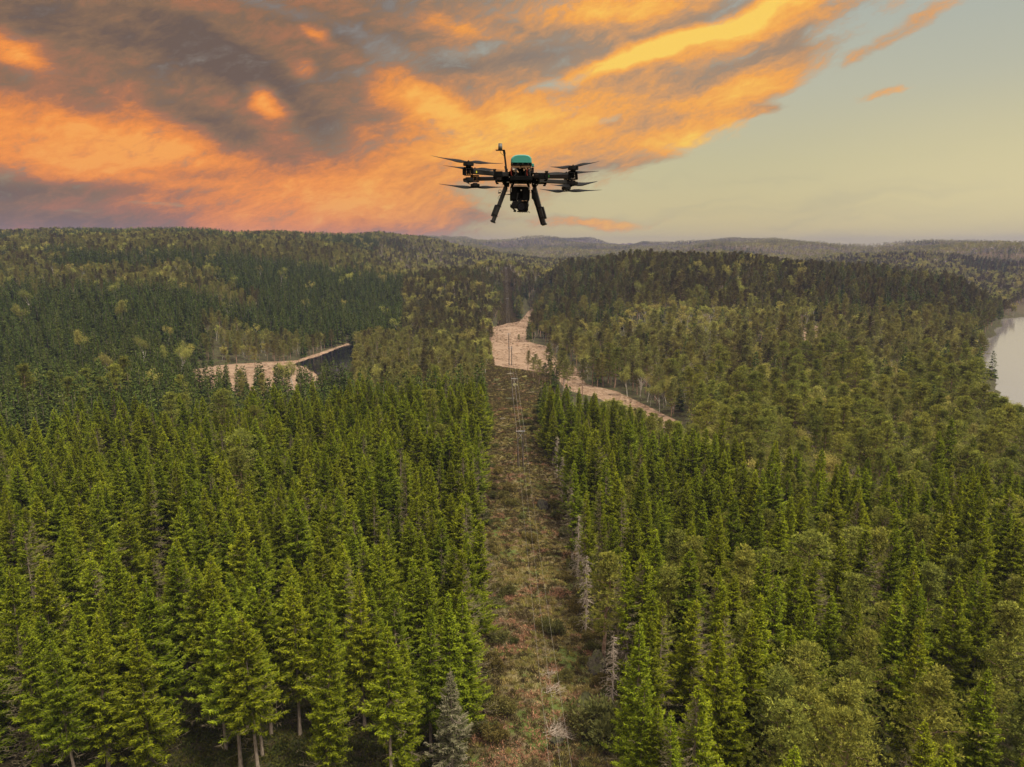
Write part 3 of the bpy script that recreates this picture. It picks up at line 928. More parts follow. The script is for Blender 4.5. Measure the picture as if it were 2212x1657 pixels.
heroes = []
for px, py, h in HERO_S: heroes.append(('spruce', px, py, h * 1.13))
for px, py, h in HERO_P: heroes.append(('pine', px, py, h * 1.1))
for px, py, h in HERO_BARE: heroes.append(('bare', px, py, h))
for px, py, h in HERO_BIRCH: heroes.append(('birch', px, py, h))
for px, py, h, _ in HERO_BOGPINE: heroes.append(('pine', px, py, h))
for px, py, h in HERO_SHOREPINE: heroes.append(('pine', px, py, h))
HX, HY = [], []
for kind, px, py, h in heroes:
    x, y, zg = from_tip(px, py, h)
    TREES.append((kind, x, y, zg, h)); HX.append(x); HY.append(y)
for px, py, h in ((489, 1621, 20), (521, 1668, 21), (561, 1690, 20.5), (567, 1636, 17), (586, 1589, 20), (458, 1525, 20), (505, 1560, 19), (235, 1668, 20), (330, 1690, 19), (168, 1700, 19)):
    p = at_z(px, py, 14.7); zg = float(height(np.array([p.x]), np.array([p.y]))[0])
    TREES.append(('spruce', p.x, p.y, zg, h)); HX.append(p.x); HY.append(p.y)
x, y, zg = from_tip(973, 1451, 13.5); LICHEN = (x, y, zg); HX.append(x); HY.append(y)
SNAGS = []
for px, py, h in ((1326, 1369, 10.5), (1357, 1340, 11), (1268, 1196, 14), (1236, 1040, 12), (1216, 985, 12), (1204, 940, 12), (1250, 1110, 13), (1258, 1160, 11)):
    x, y, zg = from_tip(px, py, h); SNAGS.append((x, y, zg, h)); HX.append(x); HY.append(y)
HX, HY = np.array(HX), np.array(HY)


def right_edge(px):              # how far the near plantation reaches on the right
    return np.interp(px, [1165, 1180, 1300, 1450, 1600, 1750, 2300], [262, 248, 218, 184, 170, 152, 146])


def tip_line(px):                # the near plantation's far edge stays below the bog and pond behind it
    return np.interp(px, [0, 400, 425, 500, 600, 660, 750, 850, 950, 1000, 1060, 1110, 1150, 1165, 1300, 1450, 1600, 1750, 1850, 2211],
                     [700, 760, 822, 832, 806, 800, 790, 792, 783, 775, 768, 768, 800, 818, 852, 905, 930, 972, 988, 1010])


def clamp_height(x, y, z, h, jit):
    px = float(project(x, y, z + h)[0])
    _, vy, vz = ray(px, tip_line(px) + jit)
    return min(h, CAMZ + vz / vy * y - z)


def scatter():
    out = []
    X, Y = jgrid(-260, 260, 50, 330, 5.4, 1); b1 = np.hypot(X, Y) < 300
    X1, Y1 = X[b1], Y[b1]
    X, Y = jgrid(-900, 900, 200, 1250, 6.3, 2); R_ = np.hypot(X, Y); b2 = (R_ >= 300) & (R_ < 780)
    X2, Y2 = X[b2], Y[b2]
    X, Y = jgrid(-1300, 1300, 500, 1700, 7.0, 3); R_ = np.hypot(X, Y); b3 = (R_ >= 780) & (R_ < 1600)
    X3, Y3 = X[b3], Y[b3]
    X, Y = jgrid(-3300, 3300, 1000, 4300, 11.5, 4); R_ = np.hypot(X, Y); b4 = (R_ >= 1600) & (R_ < 4200)
    X4, Y4 = X[b4], Y[b4]
    for band, (x, y) in enumerate(((X1, Y1), (X2, Y2), (X3, Y3), (X4, Y4))):
        k = (np.abs(np.arctan2(x, y)) < math.radians(39.5 if band else 44))
        x, y = x[k], y[k]
        z = height(x, y)
        px, _, _ = project(x, y, z)
        ok = visible(x, y, z + 17)
        if band >= 2:
            ok &= visible(x, y, z + 13)
        l, r = corridor(y)
        ok &= ~((x > l) & (x < r) & (y < 870))
        ok &= ~inside(LAKE_W, x, y) & (sdist(BOG_W, x, y) > 0.5) & (sdist(BOG_M, x, y) > 0.3) & (z > 11.3)
        ok &= ~inside(BOG_S, x, y)
        ok &= ~((px > 1127) & (px < 1154) & (y > 520) & (y < 742))
        ok &= ~((x > 30) & (sdist(LAKE_E, x, y) < 1.5))
        out.append((band, x[ok], y[ok], z[ok], px[ok]))
    return out


rs = np.random.RandomState(99)
FOREST = {'spruce': [], 'pine': [], 'birch': [], 'bare': []}
for k, x, y, z, h in TREES:
    FOREST[k].append((x, y, z, h, 0 if y < 300 else 1))
for band, x, y, z, px in scatter():
    n1 = fbm(x / 26, y / 26, 77, 3); n2 = fbm(x / 90, y / 90, 78, 3); n3 = fbm(x / 260, y / 260, 79, 3)
    dh = np.full(len(x), 1e9)
    if band <= 1:
        for hx, hy in zip(HX, HY):
            dh = np.minimum(dh, np.hypot(x - hx, y - hy))
    u = rs.rand(len(x), 4)
    for i in range(len(x)):
        X_, Y_, Z_, P_ = x[i], y[i], z[i], px[i]
        D = Y_; w = u[i, 0]
        kind, h = None, 15
        if band == 0:
            if dh[i] < 4.0: continue
            if P_ < 1106:
                if D < 262 and not (P_ > 415 and D > 252 + 6 * n1[i] * 4):
                    if D < 69 or (350 < P_ < 620 and D < 90) or (P_ >= 620 and D < 73): continue
                    kind = 'spruce' if w < 0.985 or D < 120 else 'pine'
                    h = 15.5 + 6.5 * u[i, 1] + 6 * n1[i]
                    if P_ < 420 and D > 200: kind = 'spruce' if w < 0.9 else 'pine'
                    if D > 130: h = clamp_height(X_, Y_, Z_, h, 44 * u[i, 2] ** 1.5 - 6)
                    if h < 10: continue
                elif P_ > 760 or P_ < 425:
                    kind = 'pine' if w < 0.8 and P_ > 760 else 'spruce'
                    h = 10 + 4 * u[i, 1]
                    if w > 0.95 and P_ > 760: kind = 'birch'; h = 8
            else:
                if D < right_edge(P_) + 14 * n1[i]:
                    if D < 56 or (D < 66 and P_ < 1330): continue
                    kind = 'spruce'; h = 15 + 6.5 * u[i, 1] + 5 * n1[i]
                    pp = np.interp(P_, [1300, 1420, 1700, 2211], [0, 0.08, 0.20, 0.26]) * (1 if D < 140 else 0.5)
                    if P_ > 1600 and D < 85: pp = 0.55
                    if w < pp: kind = 'pine'; h = 13.5 + 3.5 * u[i, 1]
                    if D > 110: h = clamp_height(X_, Y_, Z_, h, 44 * u[i, 2] ** 1.5 - 6)
                    if h < 9: continue
                else:
                    if u[i, 3] < 0.10: continue
                    kmax = 99
                    if P_ < 1500 and D < np.interp(P_, [1165, 1225, 1290, 1370, 1440, 1500], [330, 325, 312, 288, 262, 250]): kmax = clamp_height(X_, Y_, Z_, 20, 8 * u[i, 2])
                    if P_ > 2110 and D < 330:
                        _, vy_, vz_ = ray(P_, float(np.interp(P_, [2110, 2150, 2211, 2300], [770, 852, 880, 900])) + 14 * u[i, 2])
                        kmax = CAMZ + vz_ / vy_ * D - Z_
                    if 1125 < P_ < 1310 and D < 345 and kmax < 14: continue
                    if kmax < 5.5: continue
                    kind = 'pine' if w < 0.54 else ('birch' if w < 0.88 else ('spruce' if w < 0.93 else 'bare'))
                    h = {'pine': 12 + 6 * u[i, 1], 'birch': 8.5 + 4.5 * u[i, 1], 'spruce': 11 + 7 * u[i, 1], 'bare': 8 + 4 * u[i, 1]}[kind]
                    h = min(h, kmax)
        elif band == 1:
            if dh[i] < 2.5: continue
            if P_ > 2118 and D < 400: continue
            if P_ < 870 and not (P_ > 760 and D < 465):
                shore = (P_ > 440) & (D < 455 + 60 * n2[i]) & (D > 360)
                patch = n2[i] + 0.35 * n1[i] + (0.10 if (P_ < 560 and D > 520) else 0) - (0.25 if (P_ > 560 and D > 480) else 0)
                if shore: kind = 'pine' if w < 0.72 else ('birch' if w < 0.86 else 'spruce'); h = 8.5 + 4 * u[i, 1]
                elif patch > 0.15: kind = 'pine' if w < 0.62 else ('birch' if w < 0.72 else 'spruce'); h = 9.5 + 4 * u[i, 1]
                else: kind = 'spruce' if w < 0.985 else 'birch'; h = 12 + 5 * u[i, 1]
            elif P_ < 1120:
                kind = 'pine' if w < 0.84 else ('spruce' if w < 0.90 else 'birch'); h = (9 if D < 470 else 11) + 4.5 * u[i, 1]
                if D > 690 and w > 0.5: kind = 'spruce'; h = 13
            else:
                crest = D > 490 + 40 * n1[i]
                if P_ > 1980 and D < 480 and w < 0.3: kind = 'birch'
                if crest:
                    if u[i, 3] < 0.05: continue
                    kind = 'pine' if w < 0.80 else ('spruce' if w < 0.95 - 0.0 * P_ else 'birch'); h = 11.5 + 7 * u[i, 1]
                    if P_ > 1780 and w > 0.55: kind = 'spruce'
                    if P_ < 1330 and w > 0.55: kind = 'spruce'; h = 12 + 7 * u[i, 1]
                else:
                    if u[i, 3] < 0.24: continue
                    bb = np.clip(0.46 + n2[i] * 1.8, 0.15, 0.85)
                    kind = 'birch' if w < bb else ('pine' if w < 0.88 else ('spruce' if w < 0.95 else 'bare'))
                    h = {'pine': 12.5 + 7 * u[i, 1], 'birch': 9.5 + 4.5 * u[i, 1], 'spruce': 11 + 9 * u[i, 1], 'bare': 9 + 3.5 * u[i, 1]}[kind]
        else:
            g = n3[i] * 1.0 + n2[i] * 0.8
            if band == 2 and P_ < 820:
                kind = 'spruce' if (w < 0.93 and g < 0.15) else ('pine' if w < 0.93 else 'birch'); h = 11 + 5 * u[i, 1]
            else:
                if u[i, 3] < 0.25 * (g > 0.02): continue
                kind = 'pine' if w < 0.55 else ('spruce' if w < 0.62 else ('birch' if w < 0.80 + 0.1 * (g > 0) else 'bare'))
                if g < -0.08 and w > 0.5: kind = 'spruce'
                h = 10 + 5 * u[i, 1]
        if kind is None: continue
        FOREST[kind].append((X_, Y_, Z_, h, band))

PROTO = bpy.data.collections.new('tree_prototypes')      # never linked to the scene: only what the stuff forests scatter


OLD = []


def make_variants(kind):
    """lists (near, low) of dicts with crown mesh, trunk mesh, joined mesh and height"""
    near, low = [], []
    if kind == 'spruce':
        cm, tm = [M_SPRUCE], [M_BARK, M_TWIG]
        specs = [(18, 2.8, .12, 11, 0), (18, 3.05, .08, 12, 0), (18, 2.5, .16, 13, 0), (18, 3.2, .14, 14, 0.16), (18, 2.4, .10, 15, 0), (18, 2.9, .33, 16, 0), (18, 2.7, .38, 17, 0), (18, 2.3, .14, 18, 0.26), (18, 2.7, .10, 19, 0), (18, 2.1, .18, 20, 0.05), (18, 2.9, .12, 21, 0.03)]
        for H, R, b, s, dd in specs:
            c, t = spruce(H, R, b, s, 1.0, dd); near.append((c, t, H, cm, tm))
        for s in range(5):
            c, t = spruce_low(15, 2.3 + 0.14 * s, 30 + s, 230, 0.58); low.append((c, t, 15, [M_SPRUCE_FAR], [M_BARK, M_TWIG]))
        for s in range(3):
            c, t = spruce_low(15, 2.3, 40 + s, 46, 1.15); low.append((c, t, 15, [M_SPRUCE_FAR], [M_BARK, M_TWIG]))
    elif kind == 'pine':
        cm, tm = [M_PINE], [M_PBARK, M_PBARK, M_DEAD]
        for (H, R, b, s, cn) in [(13, 3.1, .24, 51, .55), (13, 2.8, .26, 52, .75), (13, 3.4, .26, 53, .40), (13, 2.6, .20, 54, .9), (13, 3.0, .32, 55, .6)]:
            c, t = pine(H, R, b, s, 1.0, cn); near.append((c, t, H, cm, tm))
        for (H, R, b, s, cn) in [(13, 2.7, .38, 61, .45), (13, 2.5, .34, 62, .7), (13, 3.0, .42, 63, .35), (13, 2.4, .30, 64, .85), (13, 2.6, .45, 65, .5)]:
            c, t = pine(H, R, b, s, 0.58, cn); low.append((c, t, H, [M_PINE_FAR], tm))
        for c, t, H, _m, _t in low[:5]:
            OLD.append((c, t, H, [M_PINE_OLD], tm))
        for s in range(3):
            c, t = pine(13, 2.8, .32, 70 + s, 0.2, .3); low.append((c, t, 13, [M_PINE_FAR], tm))
    elif kind == 'birch':
        cm, tm = [M_BIRCH], [M_BBARK, M_TWIG]
        for s, lv in ((81, 1.0), (82, .7), (83, 1.1)):
            c, t = broadleaf(9, 2.1, s, 1.0, lv); near.append((c, t, 9, cm, tm))
        for s, lv in ((91, 1.1), (92, .6), (93, 1.3)):
            c, t = broadleaf(9, 2.2, s, 0.4, lv); low.append((c, t, 9, cm, tm))
        for s in range(2):
            c, t = broadleaf(9, 2.6, 95 + s, 0.4, 1.6, depth=2); low.append((c, t, 9, cm, tm))
    elif kind == 'bare':
        tm = [M_DEAD, M_DEAD]
        for s in (101, 102, 103):
            c, t = broadleaf(9, 2.6, s, 1.0, 0, depth=4); near.append((None, t, 9, None, tm))
        for s in (105, 106):
            c, t = broadleaf(9, 2.4, s, 0.4, 0, depth=3); low.append((None, t, 9, None, tm))
    return near, low


CENTRE = {'spruce': 'spruce', 'pine': 'pine', 'birch': 'birch', 'bare': 'leafless tree'}
LIMIT = {'spruce': 300, 'pine': 300, 'birch': 300, 'bare': 80}
TREE_NAME = {'spruce': 'spruce_tree', 'pine': 'pine_tree', 'birch': 'birch_tree', 'bare': 'bare_tree'}
STUFF_NAME = {'spruce': 'spruce_forest', 'pine': 'pine_forest', 'birch': 'birch_woodland', 'bare': 'leafless_woodland'}
CAT = {'spruce': 'spruce tree', 'pine': 'pine tree', 'birch': 'birch tree', 'bare': 'bare tree'}


def place_words(x, y, z, h):
    px, _, _ = project(x, y, z)
    if y < 270 and px < 1090: return 'left of the cleared strip'
    if y < right_edge(px) + 8 and px >= 1090: return 'right of the cleared strip'
    if px < 780: return 'on the slope above the pond' if y > 330 else 'near the dark pond'
    if px < 1120: return 'between dark pond and pale bog'
    if px < 2000: return 'on the slope right of the bog'
    return 'near the lake at the right'


def scatter_nodes(name, rows, proto_objs, label, group=None):
    """one object: a cloud of points, each carrying a tree (variant, turn, size)"""
    n = len(rows)
    me = bpy.data.meshes.new(name)
    me.vertices.add(n)
    me.vertices.foreach_set('co', np.array([r[:3] for r in rows], np.float32).ravel())
    for nm, col, ty in (('variant', 3, 'INT'), ('size', 4, 'FLOAT'), ('turn', 5, 'FLOAT'), ('girth', 6, 'FLOAT')):
        a = me.attributes.new(nm, ty, 'POINT')
        a.data.foreach_set('value', np.array([r[col] for r in rows], np.int32 if ty == 'INT' else np.float32))
    coll = bpy.data.collections.new(name + '_kinds')
    for k, ob in enumerate(proto_objs): coll.objects.link(ob)
    o = link(name, me)
    ng = bpy.data.node_groups.new(name + '_scatter', 'GeometryNodeTree')
    ng.interface.new_socket('Geometry', in_out='INPUT', socket_type='NodeSocketGeometry')
    ng.interface.new_socket('Geometry', in_out='OUTPUT', socket_type='NodeSocketGeometry')
    gi = ng.nodes.new('NodeGroupInput'); go = ng.nodes.new('NodeGroupOutput')
    ip = ng.nodes.new('GeometryNodeInstanceOnPoints')
    ci = ng.nodes.new('GeometryNodeCollectionInfo'); ci.inputs['Collection'].default_value = coll
    ci.inputs['Separate Children'].default_value = True; ci.inputs['Reset Children'].default_value = True
    ip.inputs['Pick Instance'].default_value = True

    def na(nm, ty):
        q = ng.nodes.new('GeometryNodeInputNamedAttribute'); q.data_type = ty; q.inputs['Name'].default_value = nm
        return [s for s in q.outputs if s.enabled and s.name == 'Attribute'][0]
    ng.links.new(gi.outputs[0], ip.inputs['Points'])
    ng.links.new(ci.outputs[0], ip.inputs['Instance'])
    ng.links.new(na('variant', 'INT'), ip.inputs['Instance Index'])
    cx = ng.nodes.new('ShaderNodeCombineXYZ'); ng.links.new(na('turn', 'FLOAT'), cx.inputs[2])
    ng.links.new(cx.outputs[0], ip.inputs['Rotation'])
    cs = ng.nodes.new('ShaderNodeCombineXYZ'); g = na('girth', 'FLOAT')
    ng.links.new(g, cs.inputs[0]); ng.links.new(g, cs.inputs[1]); ng.links.new(na('size', 'FLOAT'), cs.inputs[2])
    ng.links.new(cs.outputs[0], ip.inputs['Scale'])
    ng.links.new(ip.outputs[0], go.inputs[0])
    md = o.modifiers.new('scatter', 'NODES'); md.node_group = ng
    tag(o, label, kind='stuff', group=group)
    return o


HEROKEY = {}
def grow_forest(kind):
    near, low = make_variants(kind)
    rows = FOREST[kind]
    A = np.array(rows)
    px, py, dep = project(A[:, 0], A[:, 1], A[:, 2] + A[:, 3])
    _, pyb, _ = project(A[:, 0], A[:, 1], A[:, 2])
    size = A[:, 3] / dep
    inframe = (px > -30) & (px < 2242) & (pyb > 0) & (py < 1640)
    ok = inframe & visible(A[:, 0], A[:, 1], A[:, 2] + A[:, 3] * 0.9) & (A[:, 4] <= 1)
    order = np.argsort(-size * ok)
    lim = LIMIT[kind]
    single = set(order[:lim][ok[order[:lim]]].tolist())
    kindname = TREE_NAME[kind]
    meshes = [(c.mesh(kindname + '_crown', cm) if c is not None else None, t.mesh(kindname + '_trunk', tm, True)) for c, t, H, cm, tm in near]
    seen = {}
    for i in sorted(single, key=lambda q: -size[q]):
        x, y, z, h, band = rows[i]
        if kind == 'spruce':
            left_open = 400 < px[i] < 640 and y < 110
            v = int(RNG.choice([5, 6])) if left_open else int(RNG.choice(len(near), p=[.13, .12, .11, .08, .12, .08, .05, .06, .11, .07, .07]))
            if px[i] > 1106 and v in (5, 6) and RNG.rand() < 0.7: v = 1
        else:
            v = int(RNG.randint(len(near)))
        turn = float(RNG.uniform(0, 6.283))
        if kind == 'spruce' and y < 230:
            cl, cr_ = corridor(y)
            if cr_ - 1 < x < cr_ + 4.5 and RNG.rand() < 0.7: v = 7 if RNG.rand() < 0.6 else 3; turn = 0.54 + float(RNG.normal(0, 0.25))
            elif cl - 4.5 < x < cl + 1 and RNG.rand() < 0.4: v = 3; turn = -2.6 + float(RNG.normal(0, 0.25))
        H = near[v][2]
        root = empty(kindname, (x, y, z - 0.15), turn)
        s = h / H
        g = s * RNG.uniform(1.0, 1.28) if kind != 'spruce' else RNG.uniform(0.86, 1.12) * (0.35 + 0.65 * s)
        root.scale = (g, g, s)
        root.rotation_euler[0] = float(RNG.normal(0, 0.022)); root.rotation_euler[1] = float(RNG.normal(0, 0.022))
        cmesh, tmesh = meshes[v]
        if cmesh is not None: link('crown', cmesh, root)
        link('trunk', tmesh, root)
        X_, Y_ = int(round(px[i] / 22.12)), int(round(py[i] / 16.57))
        X_ = min(max(X_, 0), 100)
        adj = ('tall ' if h > (18.3 if kind == 'spruce' else 14) else ('short ' if h < (15.5 if kind == 'spruce' else 9.5) else ''))
        lab = f'{adj}{CENTRE[kind]} {place_words(x, y, z, h)}, tip {X_}% across, {Y_}% down'
        tag(root, lab, CAT[kind], {'spruce': 'spruces of the forest', 'pine': 'pines of the forest', 'birch': 'birches in young leaf', 'bare': 'leafless pale trees'}[kind])
    protos = []
    nn = 0
    if kind == 'pine': low = low + OLD
    for c, t, H, cm, tm in near + low:
        G = Geo()
        if c is not None: G.add(c)
        k0 = len(cm) if cm else 0
        t2 = Geo(); t2.v = t.v; t2.f = t.f; t2.tone = t.tone; t2.mat = [m + k0 for m in t.mat]; t2.n = t.n
        off = G.n
        G.add(t2)
        me = G.mesh(kindname + '_whole', (cm or []) + tm)
        ob = bpy.data.objects.new(f'{kindname}_{chr(97 + nn)}', me); nn += 1
        protos.append(ob)
    cand = []
    nN = len(near)
    nlowA = len(low) - (8 if kind == 'pine' else (3 if kind == 'spruce' else (2 if kind == 'birch' else 0)))
    nlowE = len(low) - (5 if kind == 'pine' else 0)
    for i, (x, y, z, h, band) in enumerate(rows):
        if i in single: continue
        r = RNG.rand(4)
        if band == 0 and math.hypot(x, y) < 230: v = int(r[0] * nN)
        elif band <= 1 or kind == 'bare': v = nN + int(r[0] * nlowA)
        elif band == 2: v = nN + int(r[0] * nlowA)
        else: v = nN + nlowA + int(r[0] * (nlowE - nlowA)) if nlowA < nlowE else nN + int(r[0] * nlowA)
        if kind == 'pine' and band in (1, 2) and (y > 500 or (x < 0 and y > 470)) and r[3] < (0.85 if x > -110 else 0.45): v = nN + nlowE + int(r[0] * 5)
        elif kind == 'pine' and band <= 1 and v >= nN and r[3] < 0.18: v = nN + nlowE + int(r[0] * 5)
        H = (near + low)[v][2]
        s = h / H
        g = s * (0.85 + 0.3 * r[1]) * (1.0 if band < 3 else 1.5) * (1.08 if kind in ('pine', 'birch') and band < 3 else 1.0)
        cand.append((x, y, z - 0.15, v, s, r[2] * 6.283, g))
    if cand:
        lab = {'spruce': 'dense dark spruce forest covering the slopes behind the nearest spruces', 'pine': 'olive green pine forest on the hills around the bog',
               'birch': 'light green birch woodland mixed into the far slopes', 'bare': 'leafless brownish woodland on the distant hills'}[kind]
        scatter_nodes(STUFF_NAME[kind], cand, protos, lab)
    print(kind, 'single', len(single), 'stuff', len(cand), 'total quads near', sum(len(np.concatenate(c.tone)) for c, *_ in near if c is not None) // max(1, len(near)))


# the checker wants the same order of children as the variants: names run a, b, c ...
for kd in ('spruce', 'pine', 'birch', 'bare'):
    grow_forest(kd)


# ------------------------------------------------------------------ dead trees by the strip, the lichen-hung spruce
for i, (x, y, z, h) in enumerate(SNAGS):
    t = snag(h, 200 + i, 2.1 if i < 2 else 1.8)
    o = link('dead_tree', t.mesh('dead_tree', [M_DEAD], True), None, (x, y, z - 0.1))
    tag(o, ['bleached dead snag with bare downswept branches near the boulder right of the strip',
            'grey dead snag among live spruces just right of the boulder snag',
            'tall grey dead tree on the right edge of the cleared strip, halfway up',
            'thin grey dead tree on the right strip edge, tip level with the nearest pole foot',
             'grey dead tree on the right strip edge, beside the legs of the nearest pole',
             'farthest grey dead tree on the right strip edge, level with the nearest crossarm',
             'grey dead trunk on the right strip edge beside the dark rock outcrop',
             'short grey dead trunk just below and right of the dark rock outcrop'][i], 'dead tree', 'dead trees')
root = empty('spruce_tree', LICHEN)
c, t = spruce(13.5, 2.1, 0.12, 77, 0.8, 0.0)
M_LICHEN = leaf_mat('lichen_needles', (0.07, 0.08, 0.025, 1), (0.24, 0.21, 0.13, 1), (1.0, 1.0, 1.0, 1), 0.1)
link('crown', c.mesh('lichen_crown', [M_LICHEN]), root); link('trunk', t.mesh('lichen_trunk', [M_DEAD, M_DEAD], True), root)
tag(root, 'pale grey lichen covered spruce at the bottom, left edge of the cleared strip', 'spruce tree')


# ------------------------------------------------------------------ power line
M_POLE = bark_mat('tarred_pole', (0.045, 0.032, 0.024, 1), (0.10, 0.075, 0.055, 1))
M_GALV = simple('galvanised_steel', (0.42, 0.40, 0.38), 0.45, 0.5, 0.6)
M_GLASS = simple('insulator_glaze', (0.30, 0.20, 0.14), 0.2, 0.6)
M_WIRE = simple('aluminium_wire', (0.30, 0.26, 0.21), 0.5, 0.4, 0.3)
LINE = []
for k, (px, D, h, n) in enumerate(POLES):
    x = (px - 1106) / F * D * 1.0
    zg = float(height(np.array([x]), np.array([D]))[0])
    near = k < 2
    r_ = 0.17 if D < 300 else 0.22
    root = empty('power_pole', (x, D, zg - 0.3))
    for sx in ((-0.72, 0.72) if n == 2 else (0.0,)):
        g = Geo(); g.tube([[sx, 0, 0], [sx, 0, h * .5], [sx, 0, h + 0.3]], [r_ * 1.1, r_, r_ * 0.8], 8)
        g.tube([[sx, 0, h + 0.29], [sx, 0, h + 0.40]], [r_ * 0.85, 0.02], 8)
        link('pole', g.mesh('pole', [M_POLE], True), root)
    bm = bmesh.new()
    bmesh.ops.create_cube(bm, size=1, matrix=Matrix.Translation((0, 0.20, h - 0.25)) @ Matrix.Diagonal((2.5, 0.10, 0.14, 1)))
    bmesh.ops.create_cube(bm, size=1, matrix=Matrix.Translation((0, -0.20, h - 0.25)) @ Matrix.Diagonal((2.5, 0.10, 0.14, 1)))
    bmesh.ops.bevel(bm, geom=bm.edges[:], offset=0.015, segments=1, affect='EDGES')
    me = bpy.data.meshes.new('crossarm'); bm.to_mesh(me); bm.free(); me.materials.append(M_GALV)
    link('crossarm', me, root)
    if n == 2:
        g = Geo()
        for s1 in (-1, 1):
            g.tube([[0.72 * s1, 0.05, h - 0.4], [-0.72 * s1, 0.05 * s1, h - 2.6]], [0.045, 0.045], 5)
        link('cross_brace', g.mesh('cross_brace', [M_GALV]), root)
    ins = []
    for sx in (-1.1, 0.0, 1.1):
        g = Geo()
        zz = np.linspace(0, 0.42, 9)
        g.tube(np.stack([zz * 0 + sx, zz * 0, h - 0.18 + zz], 1), [0.05, 0.05, .10, .05, .10, .05, .09, .05, .03], 8)
        link('insulator', g.mesh('insulator', [M_GLASS], True), root)
        ins.append((x + sx, D, zg - 0.3 + h + 0.24))
    LINE.append(ins)
    tag(root, ['nearest twin power pole with crossarm standing in the middle of the cleared strip',
               'second twin power pole from the camera, at the crest just before the rocks',
               'third twin power pole from the camera, on the rocky rise before the pale bog',
               'single slim power pole standing in the pale bog',
               'small distant power pole where the strip starts to climb',
               'farthest twin power pole, tiny on the skyline gap of the wooded hill'][k], 'power pole', 'power poles along the cleared strip')
endp = [(5.6 + sx, 22.0, 28.0) for sx in (-1.1, 0, 1.1)]
chain = [endp] + LINE
last = LINE[-1]
chain.append([(p[0] - 1.5, 905.0, p[2] - 10) for p in last])
for c3 in range(3):
    g = Geo()
    for a, b in zip(chain[:-1], chain[1:]):
        p, q = np.array(a[c3]), np.array(b[c3])
        L = np.linalg.norm(q - p); sag = min(L * L / 6500.0, 4.2)
        t = np.linspace(0, 1, 26)
        P = p + (q - p) * t[:, None]; P[:, 2] -= 4 * sag * t * (1 - t)
        r_ = 0.010 if p[1] < 100 else 0.022
        g.tube(P, np.full(26, r_), 4)
    o = link('power_cable', g.mesh('power_cable', [M_WIRE], True))
    tag(o, ['left', 'middle', 'right'][c3] + ' one of three thin pale cables sagging along the cleared strip', 'power cable', 'power cables')


# ------------------------------------------------------------------ rocks, moss, brush in the strip
def rock_mat(name, a, b, moss):
    m, N = new_mat(name)
    tc = N.n('ShaderNodeTexCoord').outputs['Object']
    n = N.noise(tc, 1.3, 6, 0.65); n2 = N.noise(tc, 5, 5, 0.7)
    c = N.mix(N.ss(n, 0.35, 0.65), a, b)
    c = N.mix(N.ss(n2, 0.45, 0.7, 0, 0.7), c, (0.05, 0.045, 0.035, 1))
    g = N.n('ShaderNodeNewGeometry'); sp = N.n('ShaderNodeSeparateXYZ'); N.t.links.new(g.outputs['Normal'], sp.inputs[0])
    up = N.m('ADD', sp.outputs[2], N.m('MULTIPLY', N.m('SUBTRACT', n, 0.5), 1.6))
    c = N.mix(N.ss(up, 0.45, 0.85, 0, moss[3]), c, moss[:3] + (1,))
    bp = N.n('ShaderNodeBump'); bp.inputs['Strength'].default_value = 0.8; bp.inputs['Distance'].default_value = 0.15
    N.put(bp.inputs['Height'], n2)
    return finish(m, N, principled(N, c, 0.9, 0.15, bp.outputs[0]))


M_ROCK = rock_mat('granite', (0.030, 0.025, 0.019, 1), (0.085, 0.070, 0.053, 1), (0.050, 0.050, 0.016, 0.9))
M_ROCKY = rock_mat('yellow_mossed_rock', (0.16, 0.14, 0.11, 1), (0.26, 0.23, 0.19, 1), (0.20, 0.18, 0.022, 0.95))


M_ROCKP = rock_mat('pale_granite', (0.050, 0.042, 0.028, 1), (0.155, 0.125, 0.085, 1), (0.055, 0.055, 0.016, 0.9))


M_SLAB = rock_mat('pale_slab', (0.13, 0.10, 0.07, 1), (0.24, 0.185, 0.13, 1), (0.08, 0.07, 0.03, 0.6))


def rock(px, py, sx, sy, sz, seed, label, mat=M_ROCK, rz=0.0):
    p = at_z(px, py, 14.5)
    for _ in range(4):
        zg = float(height(np.array([p.x]), np.array([p.y]))[0]); p = at_z(px, py, zg)
    bm = bmesh.new()
    bmesh.ops.create_icosphere(bm, subdivisions=5, radius=1)
    rs_ = np.random.RandomState(seed)
    pl = rs_.normal(size=(16, 3)); pl /= np.linalg.norm(pl, axis=1, keepdims=True); dd = rs_.uniform(0.5, 0.85, 16)
    for v in bm.verts:
        c = np.array(v.co)
        for q, d in zip(pl, dd):
            e = c @ q
            if e > d: c = c - q * (e - d) * 0.9
        c = c * (1 + 0.5 * float(fbm(c[0] * 2.3 + seed, c[1] * 2.3 + c[2] * 2.1, seed, 4)) + 0.35 * float(fbm(c[0] * 7 + c[2] * 5, c[1] * 7 - c[2] * 6, seed + 9, 4)))
        v.co = Vector((c[0] * sx, c[1] * sy, c[2] * sz))
    me = bpy.data.meshes.new('boulder'); bm.to_mesh(me); bm.free()
    me.materials.append(mat)
    o = link('boulder', me, None, (p.x, p.y, zg + sz * 0.02)); o.rotation_euler = (0, 0, rz)
    tag(o, label, 'boulder', 'rocks in the cleared strip')
    return o


